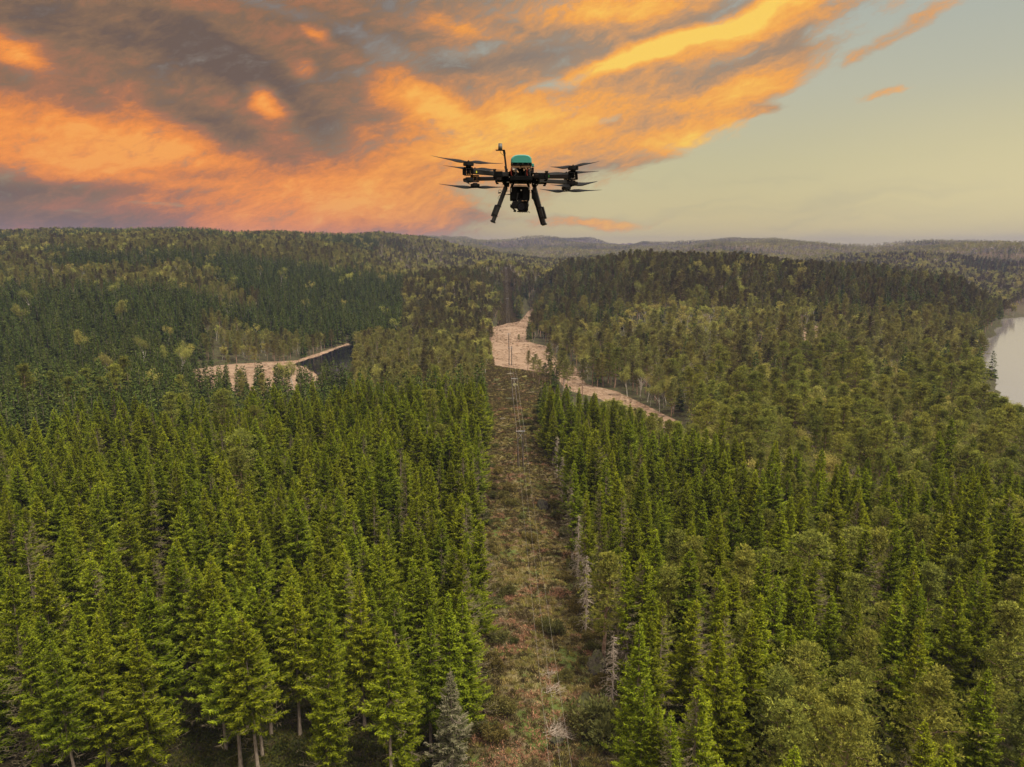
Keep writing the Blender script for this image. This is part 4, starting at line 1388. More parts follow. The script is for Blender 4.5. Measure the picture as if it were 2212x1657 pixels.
rock(1290, 1445, 1.7, 2.4, 3.0, 1, 'tall pale grey boulder at the foot of the spruces right of the strip', M_ROCKP)
rock(1264, 1520, 1.2, 2.6, 1.0, 2, 'low green mossy rock slab just below the tall pale boulder')
rock(1172, 1098, 1.5, 2.2, 2.2, 3, 'dark rock outcrop on the right edge of the strip, halfway up')
rock(1131, 815, 2.0, 1.7, 1.0, 5, 'flat rock with bright yellow moss right of the second power pole top', M_ROCKY)
rock(1113, 832, 1.4, 1.2, 0.8, 6, 'smaller yellow mossed rock below the flat yellow one', M_ROCKY)
rock(1100, 808, 2.4, 1.6, 0.6, 7, 'pale flat rock left of the yellow mossed rocks', M_SLAB)
rock(1075, 822, 2.8, 2.4, 0.7, 8, 'low brown rock at the left edge of the strip before the bog')
rock(1128, 976, 1.4, 1.0, 0.35, 9, 'pale flat rock between the legs of the nearest power pole', M_SLAB)
rock(1110, 1000, 2.2, 1.2, 0.4, 10, 'pale flat ledge left of the nearest power pole foot', M_SLAB)
rock(1150, 848, 3.0, 1.0, 0.5, 21, 'long pale slab at the right side of the strip just before the crest', M_SLAB)
rock(1088, 905, 2.0, 1.0, 0.35, 22, 'small pale slab in the strip left of and above the nearest power pole', M_SLAB)
rock(1140, 1003, 1.6, 0.9, 0.3, 23, 'pale slab right of the nearest power pole foot', M_SLAB)
rock(1100, 862, 3.4, 1.4, 0.8, 24, 'dark low ledge across the strip below the second power pole')
rock(1062, 1010, 1.8, 1.4, 0.5, 11, 'small grey rock at the left forest edge near the nearest pole')
rock(1200, 1607, 1.3, 0.9, 0.8, 12, 'grey rock half under the brush pile at the bottom of the strip')
rock(1118, 640, 6, 5, 2.6, 13, 'dark rock hump where the strip climbs the far wooded hill')
rock(1100, 655, 5, 4, 2.0, 14, 'lower dark rock at the left foot of the far climbing strip')


def brush(px, py, n, L, seed, label):
    p = at_z(px, py, 14.5)
    zg = float(height(np.array([p.x]), np.array([p.y]))[0]); p = at_z(px, py, zg)
    rs_ = np.random.RandomState(seed); g = Geo()
    for k in range(n):
        a = rs_.normal(0.5, 0.8); l = L * rs_.uniform(0.4, 1.1)
        c0 = np.array([rs_.normal(0, .5), rs_.normal(0, .5), rs_.uniform(0.1, 0.5)])
        d = np.array([math.cos(a), math.sin(a), rs_.uniform(-0.05, 0.35)])
        P = [c0 + d * l * q + rs_.normal(0, 0.05, 3) for q in (0, .35, .7, 1)]
        g.tube(P, [0.035, 0.028, 0.018, 0.008], 4)
        for j in range(7):
            q = P[1] + (P[3] - P[1]) * rs_.rand()
            g.tube([q, q + d * 0.5 + rs_.normal(0, 0.3, 3)], [0.014, 0.004], 3)
    o = link('brush_pile', g.mesh('brush_pile', [M_DEAD], True), None, (p.x, p.y, zg))
    tag(o, label, 'brush pile', 'heaps of cut branches')


brush(1196, 1590, 46, 2.3, 5, 'large heap of pale cut branches at the bottom right of the cleared strip')
brush(1190, 1500, 16, 1.8, 6, 'small heap of pale cut branches above the large heap')
brush(1178, 1462, 10, 1.6, 8, 'thin scatter of dead sticks, uppermost of the branch heaps')


# a dense low spruce bush and shrubs along the edges
shrub_meshes = []
for s_ in range(4):
    rs_ = np.random.RandomState(400 + s_); G = Geo(); T = Geo()
    for k in range(14):
        C = np.array([rs_.normal(0, .55), rs_.normal(0, .55), rs_.uniform(.25, 1.05)])
        pads(rs_, G, T, C, 0.5, 130, 0.22, 0.09, flat=0.8)
        T.tube([[0, 0, 0], C], [0.03, 0.01], 3)
    shrub_meshes.append((G, T))
M_JUN = leaf_mat('shrub_leaves', (0.050, 0.060, 0.018, 1), (0.15, 0.15, 0.045, 1), (1.4, 0.95, 0.9, 1), 0.2)
SH = [(m[0].mesh('shrub_foliage', [M_JUN]), m[1].mesh('shrub_stem', [M_TWIG])) for m in shrub_meshes]
rs_ = np.random.RandomState(17)
cnt = 0
SHR = [(1300, 1600, 3.2), (1288, 1585, 2.4), (1095, 1285, 1.3), (1070, 1310, 1.4), (1078, 1385, 1.4), (1065, 1445, 1.5), (1090, 1540, 1.5), (1075, 1600, 1.3)]
for k in range(120):
    D = 78 + 210 * rs_.rand() ** 1.2
    l, r = corridor(np.array(D)); side_ = rs_.rand()
    x = (l + rs_.exponential(1.6)) if side_ < 0.42 else ((r - rs_.exponential(1.8)) if side_ < 0.84 else rs_.uniform(l, r))
    if not (l - 1 < x < r + 1): continue
    SHR.append((float(x), float(D), None))
for a, b, sc in SHR:
    if sc is None:
        x, y = a, b; sc = float(rs_.uniform(0.6, 1.5))
        z = float(height(np.array([x]), np.array([y]))[0])
    else:
        p = at_z(a, b, 14.5); z = float(height(np.array([p.x]), np.array([p.y]))[0]); p = at_z(a, b, z); x, y = p.x, p.y
    root = empty('shrub', (x, y, z - 0.1), float(rs_.uniform(0, 6.28)))
    root.scale = (sc, sc, sc * float(rs_.uniform(0.8, 1.2)))
    f, t = SH[rs_.randint(4)]
    link('foliage', f, root); link('stem', t, root)
    ppx, ppy, _ = project(x, y, z + sc * 0.6)
    tag(root, f'{"large" if sc > 1.2 else ("low" if sc < 0.9 else "rounded")} olive shrub in the cleared strip, {int(round(float(ppx) / 22.12))}% across, {int(round(float(ppy) / 16.57))}% down the photo', 'shrub', 'shrubs in the cleared strip')


# heather, grass tufts and small debris: nobody could count them
def tuft(seed, L, W, n, spread, mat, up=1.0):
    rs_ = np.random.RandomState(seed); g = Geo()
    P = np.stack([rs_.normal(0, spread, n), rs_.normal(0, spread, n), rs_.uniform(-0.02, 0.12, n)], 1)
    Dv = np.stack([rs_.normal(0, .6, n), rs_.normal(0, .6, n), np.full(n, up)], 1)
    g.blades(P, Dv, L * rs_.uniform(0.6, 1.3, n), W, rs_.beta(1.6, 2, n))
    me = g.mesh('tuft', [mat])
    return bpy.data.objects.new(f'tuft_{chr(97 + seed % 26)}', me)


M_HEATH = leaf_mat('heather', (0.042, 0.031, 0.017, 1), (0.135, 0.102, 0.044, 1), (1.1, 1.2, 0.8, 1), 0.1)
M_GRASS = leaf_mat('grass', (0.14, 0.105, 0.034, 1), (0.36, 0.265, 0.105, 1), (0.8, 1.05, 0.6, 1), 0.2)
M_STRAW = leaf_mat('bog_grass', (0.16, 0.105, 0.06, 1), (0.36, 0.26, 0.165, 1), (0.9, 0.8, 0.8, 1), 0.2)
M_RUST = leaf_mat('bracken', (0.16, 0.075, 0.04, 1), (0.34, 0.19, 0.11, 1), (0.9, 0.9, 0.9, 1), 0.1)
M_MOSS = leaf_mat('understorey', (0.030, 0.040, 0.010, 1), (0.085, 0.095, 0.022, 1), (1.3, 1.0, 0.8, 1), 0.1)
X, Y = jgrid(-16, 24, 60, 415, 0.66, 31)
l, r = corridor(Y); k = (X > l - 1.5) & (X < r + 1.5) & (sdist(BOG_M, X, Y) > 0); X, Y = X[k], Y[k]
nz = fbm(X / 6, Y / 6, 61, 3); nz2 = fbm(X / 3, Y / 3, 62, 3); Z = height(X, Y)
keep = RNG.rand(len(X)) < 0.75
rows = []
for i in np.where(keep)[0]:
    w = RNG.rand()
    if nz[i] > 0.0: v = 1 if w < 0.75 else 0
    elif nz2[i] > 0.02: v = 2 if w < 0.7 else 0
    else: v = 0 if w < 0.72 else 1
    if (Y[i] > 150 and RNG.rand() < 0.45) or (Y[i] > 262 and RNG.rand() < 0.5): v = 0
    sc = RNG.uniform(0.6, 1.5)
    rows.append((X[i], Y[i], Z[i] - 0.03, v, sc * RNG.uniform(.6, 1.2), RNG.uniform(0, 6.28), sc))
X, Y = jgrid(-18, 10, 560, 872, 1.3, 35); l, r = corridor(Y); k = (X > l - 1) & (X < r + 1) & (sdist(BOG_M, X, Y) > 0); X, Y = X[k], Y[k]; Z = height(X, Y)
rows += [(X[i], Y[i], Z[i] - .05, 0, RNG.uniform(2, 5), RNG.uniform(0, 6.28), RNG.uniform(1.6, 3)) for i in range(len(X))]
scatter_nodes('heather_and_grass', rows, [tuft(0, 0.30, 0.09, 60, 0.24, M_HEATH), tuft(1, 0.40, 0.06, 50, 0.20, M_GRASS, 1.4), tuft(2, 0.28, 0.10, 40, 0.26, M_RUST)],
              'brown heather, bracken and yellow grass covering the cleared strip')
xs = [p[0] for p in BOG_M + BOG_W]; 
X, Y = jgrid(-290, 90, 250, 760, 1.15, 32)
k = (sdist(BOG_M, X, Y) < 1) | (sdist(BOG_W, X, Y) < 1); k &= RNG.rand(len(X)) < 0.22 + 1.1 * fbm(X / 12, Y / 12, 63, 3)
X, Y = X[k], Y[k]; Z = height(X, Y); k = Z > 12.2; X, Y, Z = X[k], Y[k], Z[k]
rows = [(X[i], Y[i], Z[i] - 0.02, int(RNG.rand() < 0.05), RNG.uniform(.7, 1.8), RNG.uniform(0, 6.28), RNG.uniform(.7, 1.4)) for i in range(len(X))]
scatter_nodes('bog_grass', rows, [tuft(3, 0.24, 0.07, 34, 0.32, M_STRAW), tuft(4, 0.30, 0.12, 36, 0.30, M_HEATH)], 'tussocks of pale straw coloured grass on the bog')
X, Y = jgrid(-75, 60, 56, 130, 0.95, 33)
l, r = corridor(Y); k = ((X < l - 1) | (X > r + 1)) & (np.abs(np.arctan2(X, Y)) < 0.66); X, Y = X[k], Y[k]; Z = height(X, Y)
rows = [(X[i], Y[i], Z[i] - 0.03, int(RNG.rand() < 0.3), RNG.uniform(.6, 1.6), RNG.uniform(0, 6.28), RNG.uniform(.8, 1.9)) for i in range(len(X))]
scatter_nodes('forest_understorey', rows, [tuft(5, 0.34, 0.12, 46, 0.30, M_MOSS), tuft(6, 0.40, 0.05, 20, 0.3, M_HEATH)], 'dark moss, bilberry and twigs on the forest floor under the near spruces')


# ------------------------------------------------------------------ the drone
DC = at(1125, 391, 8.0)          # centre of the airframe, 8 m in front of the camera
def P(zx, zy, D=8.0):            # measured outline position -> metres about the drone's own centre
    px, py = 918 + zx / 5.54, 291.6 + zy / 5.54
    return at(px, py, D) - DC


def dmat(name, col, rough=0.5, spec=0.4, metal=0.0, var=0.25):
    return simple(name, col, rough, spec, metal, var, 60)


M_CARB = dmat('carbon_black', (0.006, 0.0052, 0.0048), 0.45, 0.25)
M_ARM = dmat('arm_carbon', (0.014, 0.012, 0.0105), 0.45, 0.3)
M_BLK = dmat('matt_black', (0.003, 0.0028, 0.0026), 0.7, 0.1)
M_TEAL = dmat('teal_shell', (0.032, 0.205, 0.155), 0.5, 0.4, 0, 0.06)
M_TEAL2 = dmat('teal_emblem', (0.010, 0.10, 0.085), 0.5, 0.3, 0, 0.05)
M_RED = dmat('red_lead', (0.42, 0.06, 0.04), 0.45, 0.4)
M_GREY = dmat('grey_lead', (0.12, 0.11, 0.10), 0.45, 0.4)
M_TAPE = dmat('kapton_tape', (0.36, 0.21, 0.11), 0.35, 0.5, 0, 0.5)
M_PALE = dmat('pale_label', (0.62, 0.50, 0.36), 0.6, 0.3)
M_YEL = dmat('yellow_tape', (0.55, 0.50, 0.03), 0.6, 0.3)
M_GRN = dmat('green_tape', (0.06, 0.55, 0.06), 0.6, 0.3)
M_SIL = dmat('bare_metal', (0.45, 0.40, 0.33), 0.35, 0.5, 0.8)
M_ANT = dmat('antenna_grey', (0.10, 0.095, 0.08), 0.5, 0.4)
M_LENS = dmat('lens_glass', (0.004, 0.004, 0.006), 0.25, 0.25)

drone = empty('drone', DC + Vector((0, 0, -0.62)))
tag(drone, 'black eight rotor drone with teal cover and hanging camera hovering above the forest', 'drone')
DOFF = Vector((0, 0, 0.62))


class BM:
    def __init__(s): s.bm = bmesh.new()

    def box(s, c, size, rot=None, bevel=0.0):
        M = Matrix.Translation(Vector(c)) @ (rot.to_4x4() if rot is not None else Matrix.Identity(4)) @ Matrix.Diagonal((*size, 1))
        r = bmesh.ops.create_cube(s.bm, size=1, matrix=M)
        if bevel:
            ed = list({e for v in r['verts'] for e in v.link_edges})
            bmesh.ops.bevel(s.bm, geom=ed, offset=bevel, segments=2, affect='EDGES', profile=0.7)
        return s

    def beam(s, a, b, w, h, w2=None, h2=None, bevel=0.003, up=(0, 0, 1)):
        a, b = Vector(a), Vector(b); d = (b - a); L = d.length; d.normalize()
        side = d.cross(Vector(up)).normalized(); u = side.cross(d).normalized()
        w2 = w if w2 is None else w2; h2 = h if h2 is None else h2
        vs = []
        for p, ww, hh in ((a, w, h), (b, w2, h2)):
            for sx, sz in ((-1, -1), (1, -1), (1, 1), (-1, 1)):
                vs.append(s.bm.verts.new(p + side * sx * ww / 2 + u * sz * hh / 2))
        fs = [(3, 2, 1, 0), (4, 5, 6, 7)] + [(i, (i + 1) % 4, (i + 1) % 4 + 4, i + 4) for i in range(4)]
        faces = [s.bm.faces.new([vs[i] for i in f]) for f in fs]
        if bevel: bmesh.ops.bevel(s.bm, geom=list({e for f in faces for e in f.edges}), offset=bevel, segments=1, affect='EDGES')
        return s

    def cyl(s, c, r, h, axis=(0, 0, 1), seg=28, r2=None, bevel=0.0):
        q = Vector(axis).to_track_quat('Z', 'Y').to_matrix().to_4x4()
        r_ = bmesh.ops.create_cone(s.bm, cap_ends=True, segments=seg, radius1=r, radius2=r if r2 is None else r2, depth=h, matrix=Matrix.Translation(Vector(c)) @ q)
        return s

    def tube(s, pts, r, seg=6):
        pts = [Vector(p) for p in pts]
        rings = []
        for i, p in enumerate(pts):
            d = (pts[min(i + 1, len(pts) - 1)] - pts[max(i - 1, 0)]).normalized()
            a = d.orthogonal().normalized() if i == 0 else (rings_a - d * rings_a.dot(d)).normalized()
            rings_a = a
            b = d.cross(a)
            rings.append([s.bm.verts.new(p + a * math.cos(t) * r + b * math.sin(t) * r) for t in [k * 2 * math.pi / seg for k in range(seg)]])
        for r1, r2 in zip(rings[:-1], rings[1:]):
            for k in range(seg): s.bm.faces.new([r1[k], r1[(k + 1) % seg], r2[(k + 1) % seg], r2[k]])
        return s

    def build(s, name, mat, parent=None, smooth=False, label=None):
        bmesh.ops.recalc_face_normals(s.bm, faces=s.bm.faces[:])
        me = bpy.data.meshes.new(name); s.bm.to_mesh(me); s.bm.free()
        for m in (mat if isinstance(mat, list) else [mat]): me.materials.append(m)
        if smooth: me.polygons.foreach_set('use_smooth', np.ones(len(me.polygons), bool))
        o = link(name, me, parent)
        if parent is drone: o.location = DOFF
        if label: o['label'] = label
        return o


def curve3(pts, n=14):
    pts = [Vector(p) for p in pts]
    out = []
    k = len(pts) - 1
    for i in range(n + 1):
        t = i / n
        P_ = pts[:]
        while len(P_) > 1: P_ = [a.lerp(b, t) for a, b in zip(P_[:-1], P_[1:])]
        out.append(P_[0])
    return out


# teal battery cover: rounded shell
def shell(outline, d0, d1, name, mat, round_=0.35, par=drone):
    B = BM()
    ds = [(d0 + 0.0, 0.86), (d0 + (d1 - d0) * 0.06, 0.965), (d0 + (d1 - d0) * 0.16, 1.0), (d0 + (d1 - d0) * 0.84, 1.0), (d0 + (d1 - d0) * 0.94, 0.965), (d1, 0.86)]
    pts = [P(x, y) for x, y in outline]
    zmin = min(p.z for p in pts); cx = sum(p.x for p in pts) / len(pts)
    rings = []
    for D, sc in ds:
        rings.append([B.bm.verts.new(Vector((cx + (p.x - cx) * sc, D - 8.0, zmin + (p.z - zmin) * sc))) for p in pts])
    n = len(pts)
    for a, b in zip(rings[:-1], rings[1:]):
        for i in range(n): B.bm.faces.new([a[i], a[(i + 1) % n], b[(i + 1) % n], b[i]])
    B.bm.faces.new(rings[0]); B.bm.faces.new(rings[-1][::-1])
    return B.build(name, mat, par, False)


cover = shell([(1028, 358), (1027, 332), (1029, 308), (1040, 291), (1056, 277), (1078, 267), (1105, 262), (1150, 260.5), (1195, 262), (1225, 266), (1247, 275), (1262, 288), (1271, 303), (1274, 332), (1275, 360)],
              7.78, 8.22, 'battery_cover', M_TEAL)
B = BM(); q0 = P(1150, 309, 7.80)
v = [B.bm.verts.new(P(x, y, 7.782 - 0.0)) for x, y in ((1115, 332), (1150, 309), (1188, 332), (1150, 327))]
f = B.bm.faces.new(v); bmesh.ops.solidify(B.bm, geom=[f], thickness=0.004)
B.build('emblem', M_TEAL2, cover)
B = BM()
for zx in (1048, 1112, 1172, 1236): B.cyl(P(zx, 346, 7.775), 0.003, 0.008, (0, 1, 0), 10)
B.build('rivet', M_SIL, cover)
B = BM(); B.beam(P(1024, 356, 7.79), P(1279, 359, 7.79), 0.02, 0.006); B.build('cover_rim', M_BLK, cover)
shell([(1273, 394), (1272, 362), (1280, 356), (1294, 357), (1301, 364), (1302, 394)], 7.86, 7.94, 'side_cover', M_TEAL)
B = BM(); B.beam(P(1287, 392, 7.9), P(1285, 470, 7.9), 0.030, 0.030); B.build('side_post', M_CARB, drone)

# battery packs with tape, leads and tag
B = BM()
B.box(P(1090, 405, 8.02), (0.105, 0.34, 0.075), None, 0.006); B.box(P(1205, 405, 8.02), (0.105, 0.34, 0.075), None, 0.006)
bat = B.build('battery_pack', M_BLK, drone)
B = BM()
for (x0, y0, x1, y1, h_) in ((1035, 378, 1142, 380, .022), (1152, 380, 1258, 376, .022), (1040, 395, 1060, 410, .014), (1125, 398, 1150, 396, .012), (1205, 385, 1215, 415, .018), (1060, 425, 1075, 440, .014), (1240, 392, 1250, 410, .014), (1095, 425, 1120, 452, .012), (1180, 402, 1188, 430, .012)):
    B.beam(P(x0, y0, 7.80), P(x1, y1, 7.80), 0.012, h_)
B.build('tape', M_TAPE, bat)
B = BM(); B.box(P(1068, 412, 7.795), (0.034, 0.012, 0.016), None, 0.004); B.build('connector', M_PALE, bat)
B = BM()
v = [B.bm.verts.new(P(x, y, 7.77)) for x, y in ((1172, 430), (1189, 458), (1174, 482), (1156, 462))]
f = B.bm.faces.new(v); bmesh.ops.solidify(B.bm, geom=[f], thickness=0.003); B.build('tag', M_PALE, bat)
for col, mt, pts in (('r', M_RED, [(1032, 392), (1026, 440), (1030, 480), (1038, 498), (1060, 496)]), ('r', M_RED, [(1232, 408), (1212, 440), (1214, 480), (1240, 515)]),
                     ('g', M_GREY, [(1078, 425), (1100, 460), (1085, 485), (1048, 502)]), ('g', M_GREY, [(1240, 408), (1262, 440), (1250, 490), (1268, 520)]), ('g', M_GREY, [(1045, 400), (1085, 395), (1110, 420), (1115, 450)])):
    B = BM(); B.tube(curve3([P(x, y, 7.76 + 0.02 * i) for i, (x, y) in enumerate(pts)]), 0.0055 if col == 'r' else 0.0045)
    B.build('battery_lead', mt, drone, True, 'red battery lead' if col == 'r' else 'grey battery lead')

# airframe
B = BM()
B.box(P(1147, 497, 7.86), (0.095, 0.05, 0.115), None, 0.006)
B.box(P(1147, 540, 8.0), (0.24, 0.42, 0.045), None, 0.008)
B.box(P(1147, 480, 8.02), (0.25, 0.36, 0.05), None, 0.006)
B.box(P(1085, 470, 8.0), (0.05, 0.40, 0.11), None, 0.006); B.box(P(1215, 472, 8.0), (0.05, 0.40, 0.11), None, 0.006)
B.box(P(1143, 560, 7.9), (0.05, 0.03, 0.035), None, 0.004)
B.box(P(1050, 545, 7.9), (0.06, 0.04, 0.03), None, 0.004); B.box(P(1245, 550, 7.9), (0.06, 0.04, 0.03), None, 0.004)
B.build('centre_frame', M_BLK, drone)
B = BM()
rr_ = random.Random(4)
for sgn, X0 in ((-1, 968), (1, 1322)):
    B.beam(P(X0 - 58, 456 + 6 * sgn, 7.86), P(X0 + 62, 458 + 6 * sgn, 7.86), 0.10, 0.008)
    B.beam(P(X0 - 50, 506, 7.9), P(X0 + 55, 508, 7.9), 0.12, 0.012)
    B.box(P(X0, 535, 7.98), (0.09, 0.22, 0.05), None, 0.006)
    B.box(P(X0 - 8 * sgn, 570, 7.95), (0.065, 0.12, 0.06), None, 0.006)
    B.box(P(X0 - 12 * sgn, 598, 7.92), (0.05, 0.07, 0.04), None, 0.006)
    for k in range(26):
        B.box(P(X0 + rr_.uniform(-58, 52), rr_.uniform(460, 600), 7.84 + rr_.uniform(0, .1)), (rr_.uniform(.008, .03), .02, rr_.uniform(.006, .022)), Matrix.Rotation(rr_.uniform(-.6, .6), 3, 'Y'), 0.0)
    for k in range(9):
        B.cyl(P(X0 + rr_.uniform(-60, 55), 458 + rr_.uniform(-8, 6), 7.86), 0.004, 0.014, (0, 0, 1), 8)
    for xx in (X0 - 38, X0 - 4, X0 + 30):
        B.beam(P(xx, 462, 7.86), P(xx, 506, 7.86), 0.012, 0.012)
B.build('hinge_plates', M_BLK, drone)
B = BM()
for k in range(10):
    X0 = 968 if k % 2 else 1322
    B.box(P(X0 + rr_.uniform(-50, 46), rr_.uniform(470, 600), 7.82), (0.009, 0.006, 0.008))
B.build('bolts', M_SIL, drone)

# payload box, rails, camera
B = BM()
for y_ in (582, 604, 616):
    B.beam(P(1062, y_, 7.9), P(1222, y_ + 3, 7.9), 0.008, 0.007)
B.beam(P(1090, 572, 7.9), P(1150, 616, 7.9), 0.003, 0.003); B.beam(P(1170, 572, 7.9), P(1130, 610, 7.9), 0.003, 0.003)
B.beam(P(1042, 575, 7.92), P(1040, 640, 7.92), 0.03, 0.025); B.beam(P(1240, 578, 7.92), P(1240, 640, 7.92), 0.03, 0.025)
B.beam(P(1040, 575, 8.1), P(1040, 640, 8.1), 0.03, 0.025); B.beam(P(1240, 578, 8.1), P(1240, 640, 8.1), 0.03, 0.025)
B.build('payload_rail', M_SIL, drone)
B = BM()
B.beam(P(1063, 572, 7.88), P(1030, 640, 7.88), 0.03, 0.022); B.beam(P(1225, 575, 7.88), P(1252, 640, 7.88), 0.03, 0.022)
B.box(P(1136, 702, 7.99), (0.215, 0.16, 0.135), Matrix.Rotation(0.03, 3, 'Y'), 0.01)
B.box(P(1060, 708, 7.93), (0.075, 0.14, 0.14), Matrix.Rotation(0.03, 3, 'Y'), 0.012); B.box(P(1208, 712, 7.93), (0.075, 0.14, 0.14), Matrix.Rotation(0.03, 3, 'Y'), 0.012)
pay = B.build('payload_box', M_BLK, drone)
B = BM(); B.box(P(1151, 661, 7.84), (0.014, 0.006, 0.012)); B.box(P(1032, 660, 7.86), (0.008, 0.02, 0.04)); B.box(P(1250, 640, 7.86), (0.012, 0.02, 0.03)); B.build('bracket', M_SIL, pay)
B = BM()
B.beam(P(1112, 695, 7.84), P(1095, 800, 7.84), 0.014, 0.016)
B.box(P(1150, 790, 7.92), (0.07, 0.06, 0.02), None, 0.004); B.cyl(P(1150, 778, 7.92), 0.028, 0.03)
B.beam(P(1090, 800, 7.9), P(1225, 800, 7.9), 0.03, 0.02)
B.cyl(P(1036, 850, 7.9), 0.017, 0.03, (1, 0, 0)); B.beam(P(1048, 812, 7.9), P(1040, 880, 7.9), 0.02, 0.016); B.beam(P(1050, 880, 7.9), P(1085, 905, 7.9), 0.02, 0.014)
B.box(P(1076, 912, 7.9), (0.03, 0.03, 0.016), None, 0.003)
gim = B.build('gimbal', M_CARB, drone)
B = BM()
B.box(P(1085, 838, 7.9), (0.07, 0.08, 0.075), None, 0.006); B.box(P(1175, 850, 7.93), (0.11, 0.08, 0.10), None, 0.012)
B.box(P(1150, 915, 7.9), (0.085, 0.05, 0.012), None, 0.003); B.box(P(1205, 912, 7.9), (0.035, 0.05, 0.02), None, 0.003)
camb = B.build('camera_body', M_CARB, drone)
B = BM(); B.cyl(P(1150, 860, 7.84), 0.047, 0.07, (0, 1, 0), 32); B.cyl(P(1150, 860, 7.79), 0.042, 0.04, (0, 1, 0), 32); B.cyl(P(1213, 898, 7.84), 0.018, 0.05, (0, 1, 0), 20)
lens = B.build('lens', M_BLK, camb)
B = BM(); B.cyl(P(1150, 860, 7.765), 0.036, 0.004, (0, 1, 0), 32); B.build('front_glass', M_LENS, lens)
B = BM()
for a in range(10): B.box(P(1125 + 14 * a, 919 + 6 * (a % 2), 7.88), (0.006, 0.02, 0.012))
for p_ in ((1165, 790), (1195, 792), (1222, 780)): B.cyl(P(p_[0], p_[1], 7.86), 0.008, 0.01, (0, 1, 0), 10)
B.build('camera_screws', M_SIL if False else M_CARB, camb)
B = BM(); B.tube(curve3([P(1200, 775, 7.85), P(1262, 790, 7.82), P(1245, 860, 7.82), P(1225, 872, 7.85)]), 0.0022); B.tube(curve3([P(1180, 785, 7.85), P(1240, 800, 7.8), P(1238, 850, 7.8)]), 0.002)
B.build('camera_cable', M_BLK, camb)
B = BM()
B.beam(P(1155, 790, 7.85), P(1222, 788, 7.85), 0.008, 0.006); B.build('camera_wiring', M_TAPE, camb)

# landing legs
for side_, pts in (('L', ((968, 622), (862, 850), (812, 1042))), ('R', ((1310, 628), (1384, 850), (1430, 1075)))):
    a, b = P(*pts[0], 7.90), P(*pts[2], 7.86)
    B = BM()
    B.beam(a, b, 0.040, 0.040, 0.037, 0.037, 0.004, (0.3, 1, 0))
    B.beam(a + Vector((0, 0.30, 0.0)), a + Vector((0, 0.0, 0)), 0.03, 0.03)
    leg = B.build('landing_leg', M_ARM, drone)
    d = (b - a)
    sgn = -1 if side_ == 'L' else 1
    out = Vector((sgn * 0.028, 0, 0.0))
    B = BM()
    c0 = a + d * 0.52 + out; c1 = a + d * 0.84 + out
    B.beam(c0, c1, 0.030, 0.030, None, None, 0.003, (0.3, 1, 0)); B.build('leg_sleeve', M_CARB, leg)
    B = BM()
    for t in (0.535, 0.80): B.beam(a + d * t, a + d * (t + 0.012), 0.050, 0.050, None, None, 0, (0.3, 1, 0))
    B.build('leg_clamp', M_BLK, leg)
    B = BM(); B.beam(b - d.normalized() * 0.012, b + d.normalized() * 0.004, 0.048, 0.048, None, None, 0.002, (0.3, 1, 0)); B.build('foot', M_CARB, leg)
    # the second leg pair right behind the first
    if side_ == 'R':
        B = BM(); B.beam(a + Vector((-0.012, 0.28, 0)), b + Vector((-0.008, 0.28, 0.012)), 0.036, 0.036, None, None, 0.003, (0.3, 1, 0)); B.build('rear_strut', M_BLK, leg)
        B = BM(); B.box(P(1300, 730, 7.86), (0.035, 0.04, 0.075), Matrix.Rotation(-0.2, 3, 'Y'), 0.004); B.box(P(1283, 735, 7.86), (0.012, 0.03, 0.05)); B.build('receiver', M_BLK, leg)
        B = BM(); B.tube(curve3([P(1296, 770, 7.85), P(1310, 840, 7.83), P(1352, 905, 7.84)]), 0.0018); B.build('leg_wire', M_BLK, leg)
        B = BM(); B.tube(curve3([P(1220, 684, 7.85), P(1260, 690, 7.84), P(1285, 686, 7.85)]), 0.0022); B.build('leg_wire', M_BLK, leg)
    else:
        B = BM()
        B.tube(curve3([P(918, 682, 7.83), P(915, 648, 7.83), P(872, 640, 7.83), P(862, 690, 7.83), P(905, 700, 7.83)]), 0.002)
        B.tube(curve3([P(960, 712, 7.85), P(990, 716, 7.84), P(1022, 708, 7.86)]), 0.003); B.tube(curve3([P(965, 680, 7.85), P(990, 668, 7.84), P(1018, 672, 7.86)]), 0.002)
        B.tube(curve3([P(905, 715, 7.84), P(862, 745, 7.83), P(880, 772, 7.84)]), 0.0018)
        B.box(P(892, 692, 7.84), (0.028, 0.02, 0.012), Matrix.Rotation(-0.3, 3, 'Y')); B.box(P(1005, 712, 7.85), (0.03, 0.012, 0.008))
        B.build('leg_wire', M_BLK, leg)

# mast with satellite antenna
B = BM()
B.beam(P(978, 450, 8.0), P(952, 232, 8.0), 0.020, 0.020); B.beam(P(953, 234, 8.0), P(945, 184, 8.0), 0.026, 0.026); B.box(P(975, 440, 8.0), (0.03, 0.03, 0.06), None, 0.003)
B.beam(P(968, 410, 8.0), P(963, 372, 8.0), 0.026, 0.026)
mast = B.build('antenna_mast', M_CARB, drone)
B = BM(); B.beam(P(846, 182, 8.0), P(958, 184, 8.0), 0.07, 0.005); B.build('antenna_plate', M_BLK, mast)
B = BM(); B.cyl(P(901, 143, 8.0), 0.0235, 0.070, (0, 0, 1), 24, 0.0205); B.cyl(P(901, 108, 8.0), 0.0215, 0.005, (0, 0, 1), 24); B.build('satellite_antenna', M_ANT, mast, True)
B = BM(); B.tube(curve3([P(901, 186, 7.99), P(898, 225, 7.98), P(930, 230, 7.98), P(944, 250, 7.985)]), 0.0018); B.build('antenna_wire', M_BLK, mast)

# arms, motors, propellers
DN, DF = 7.47, 8.58


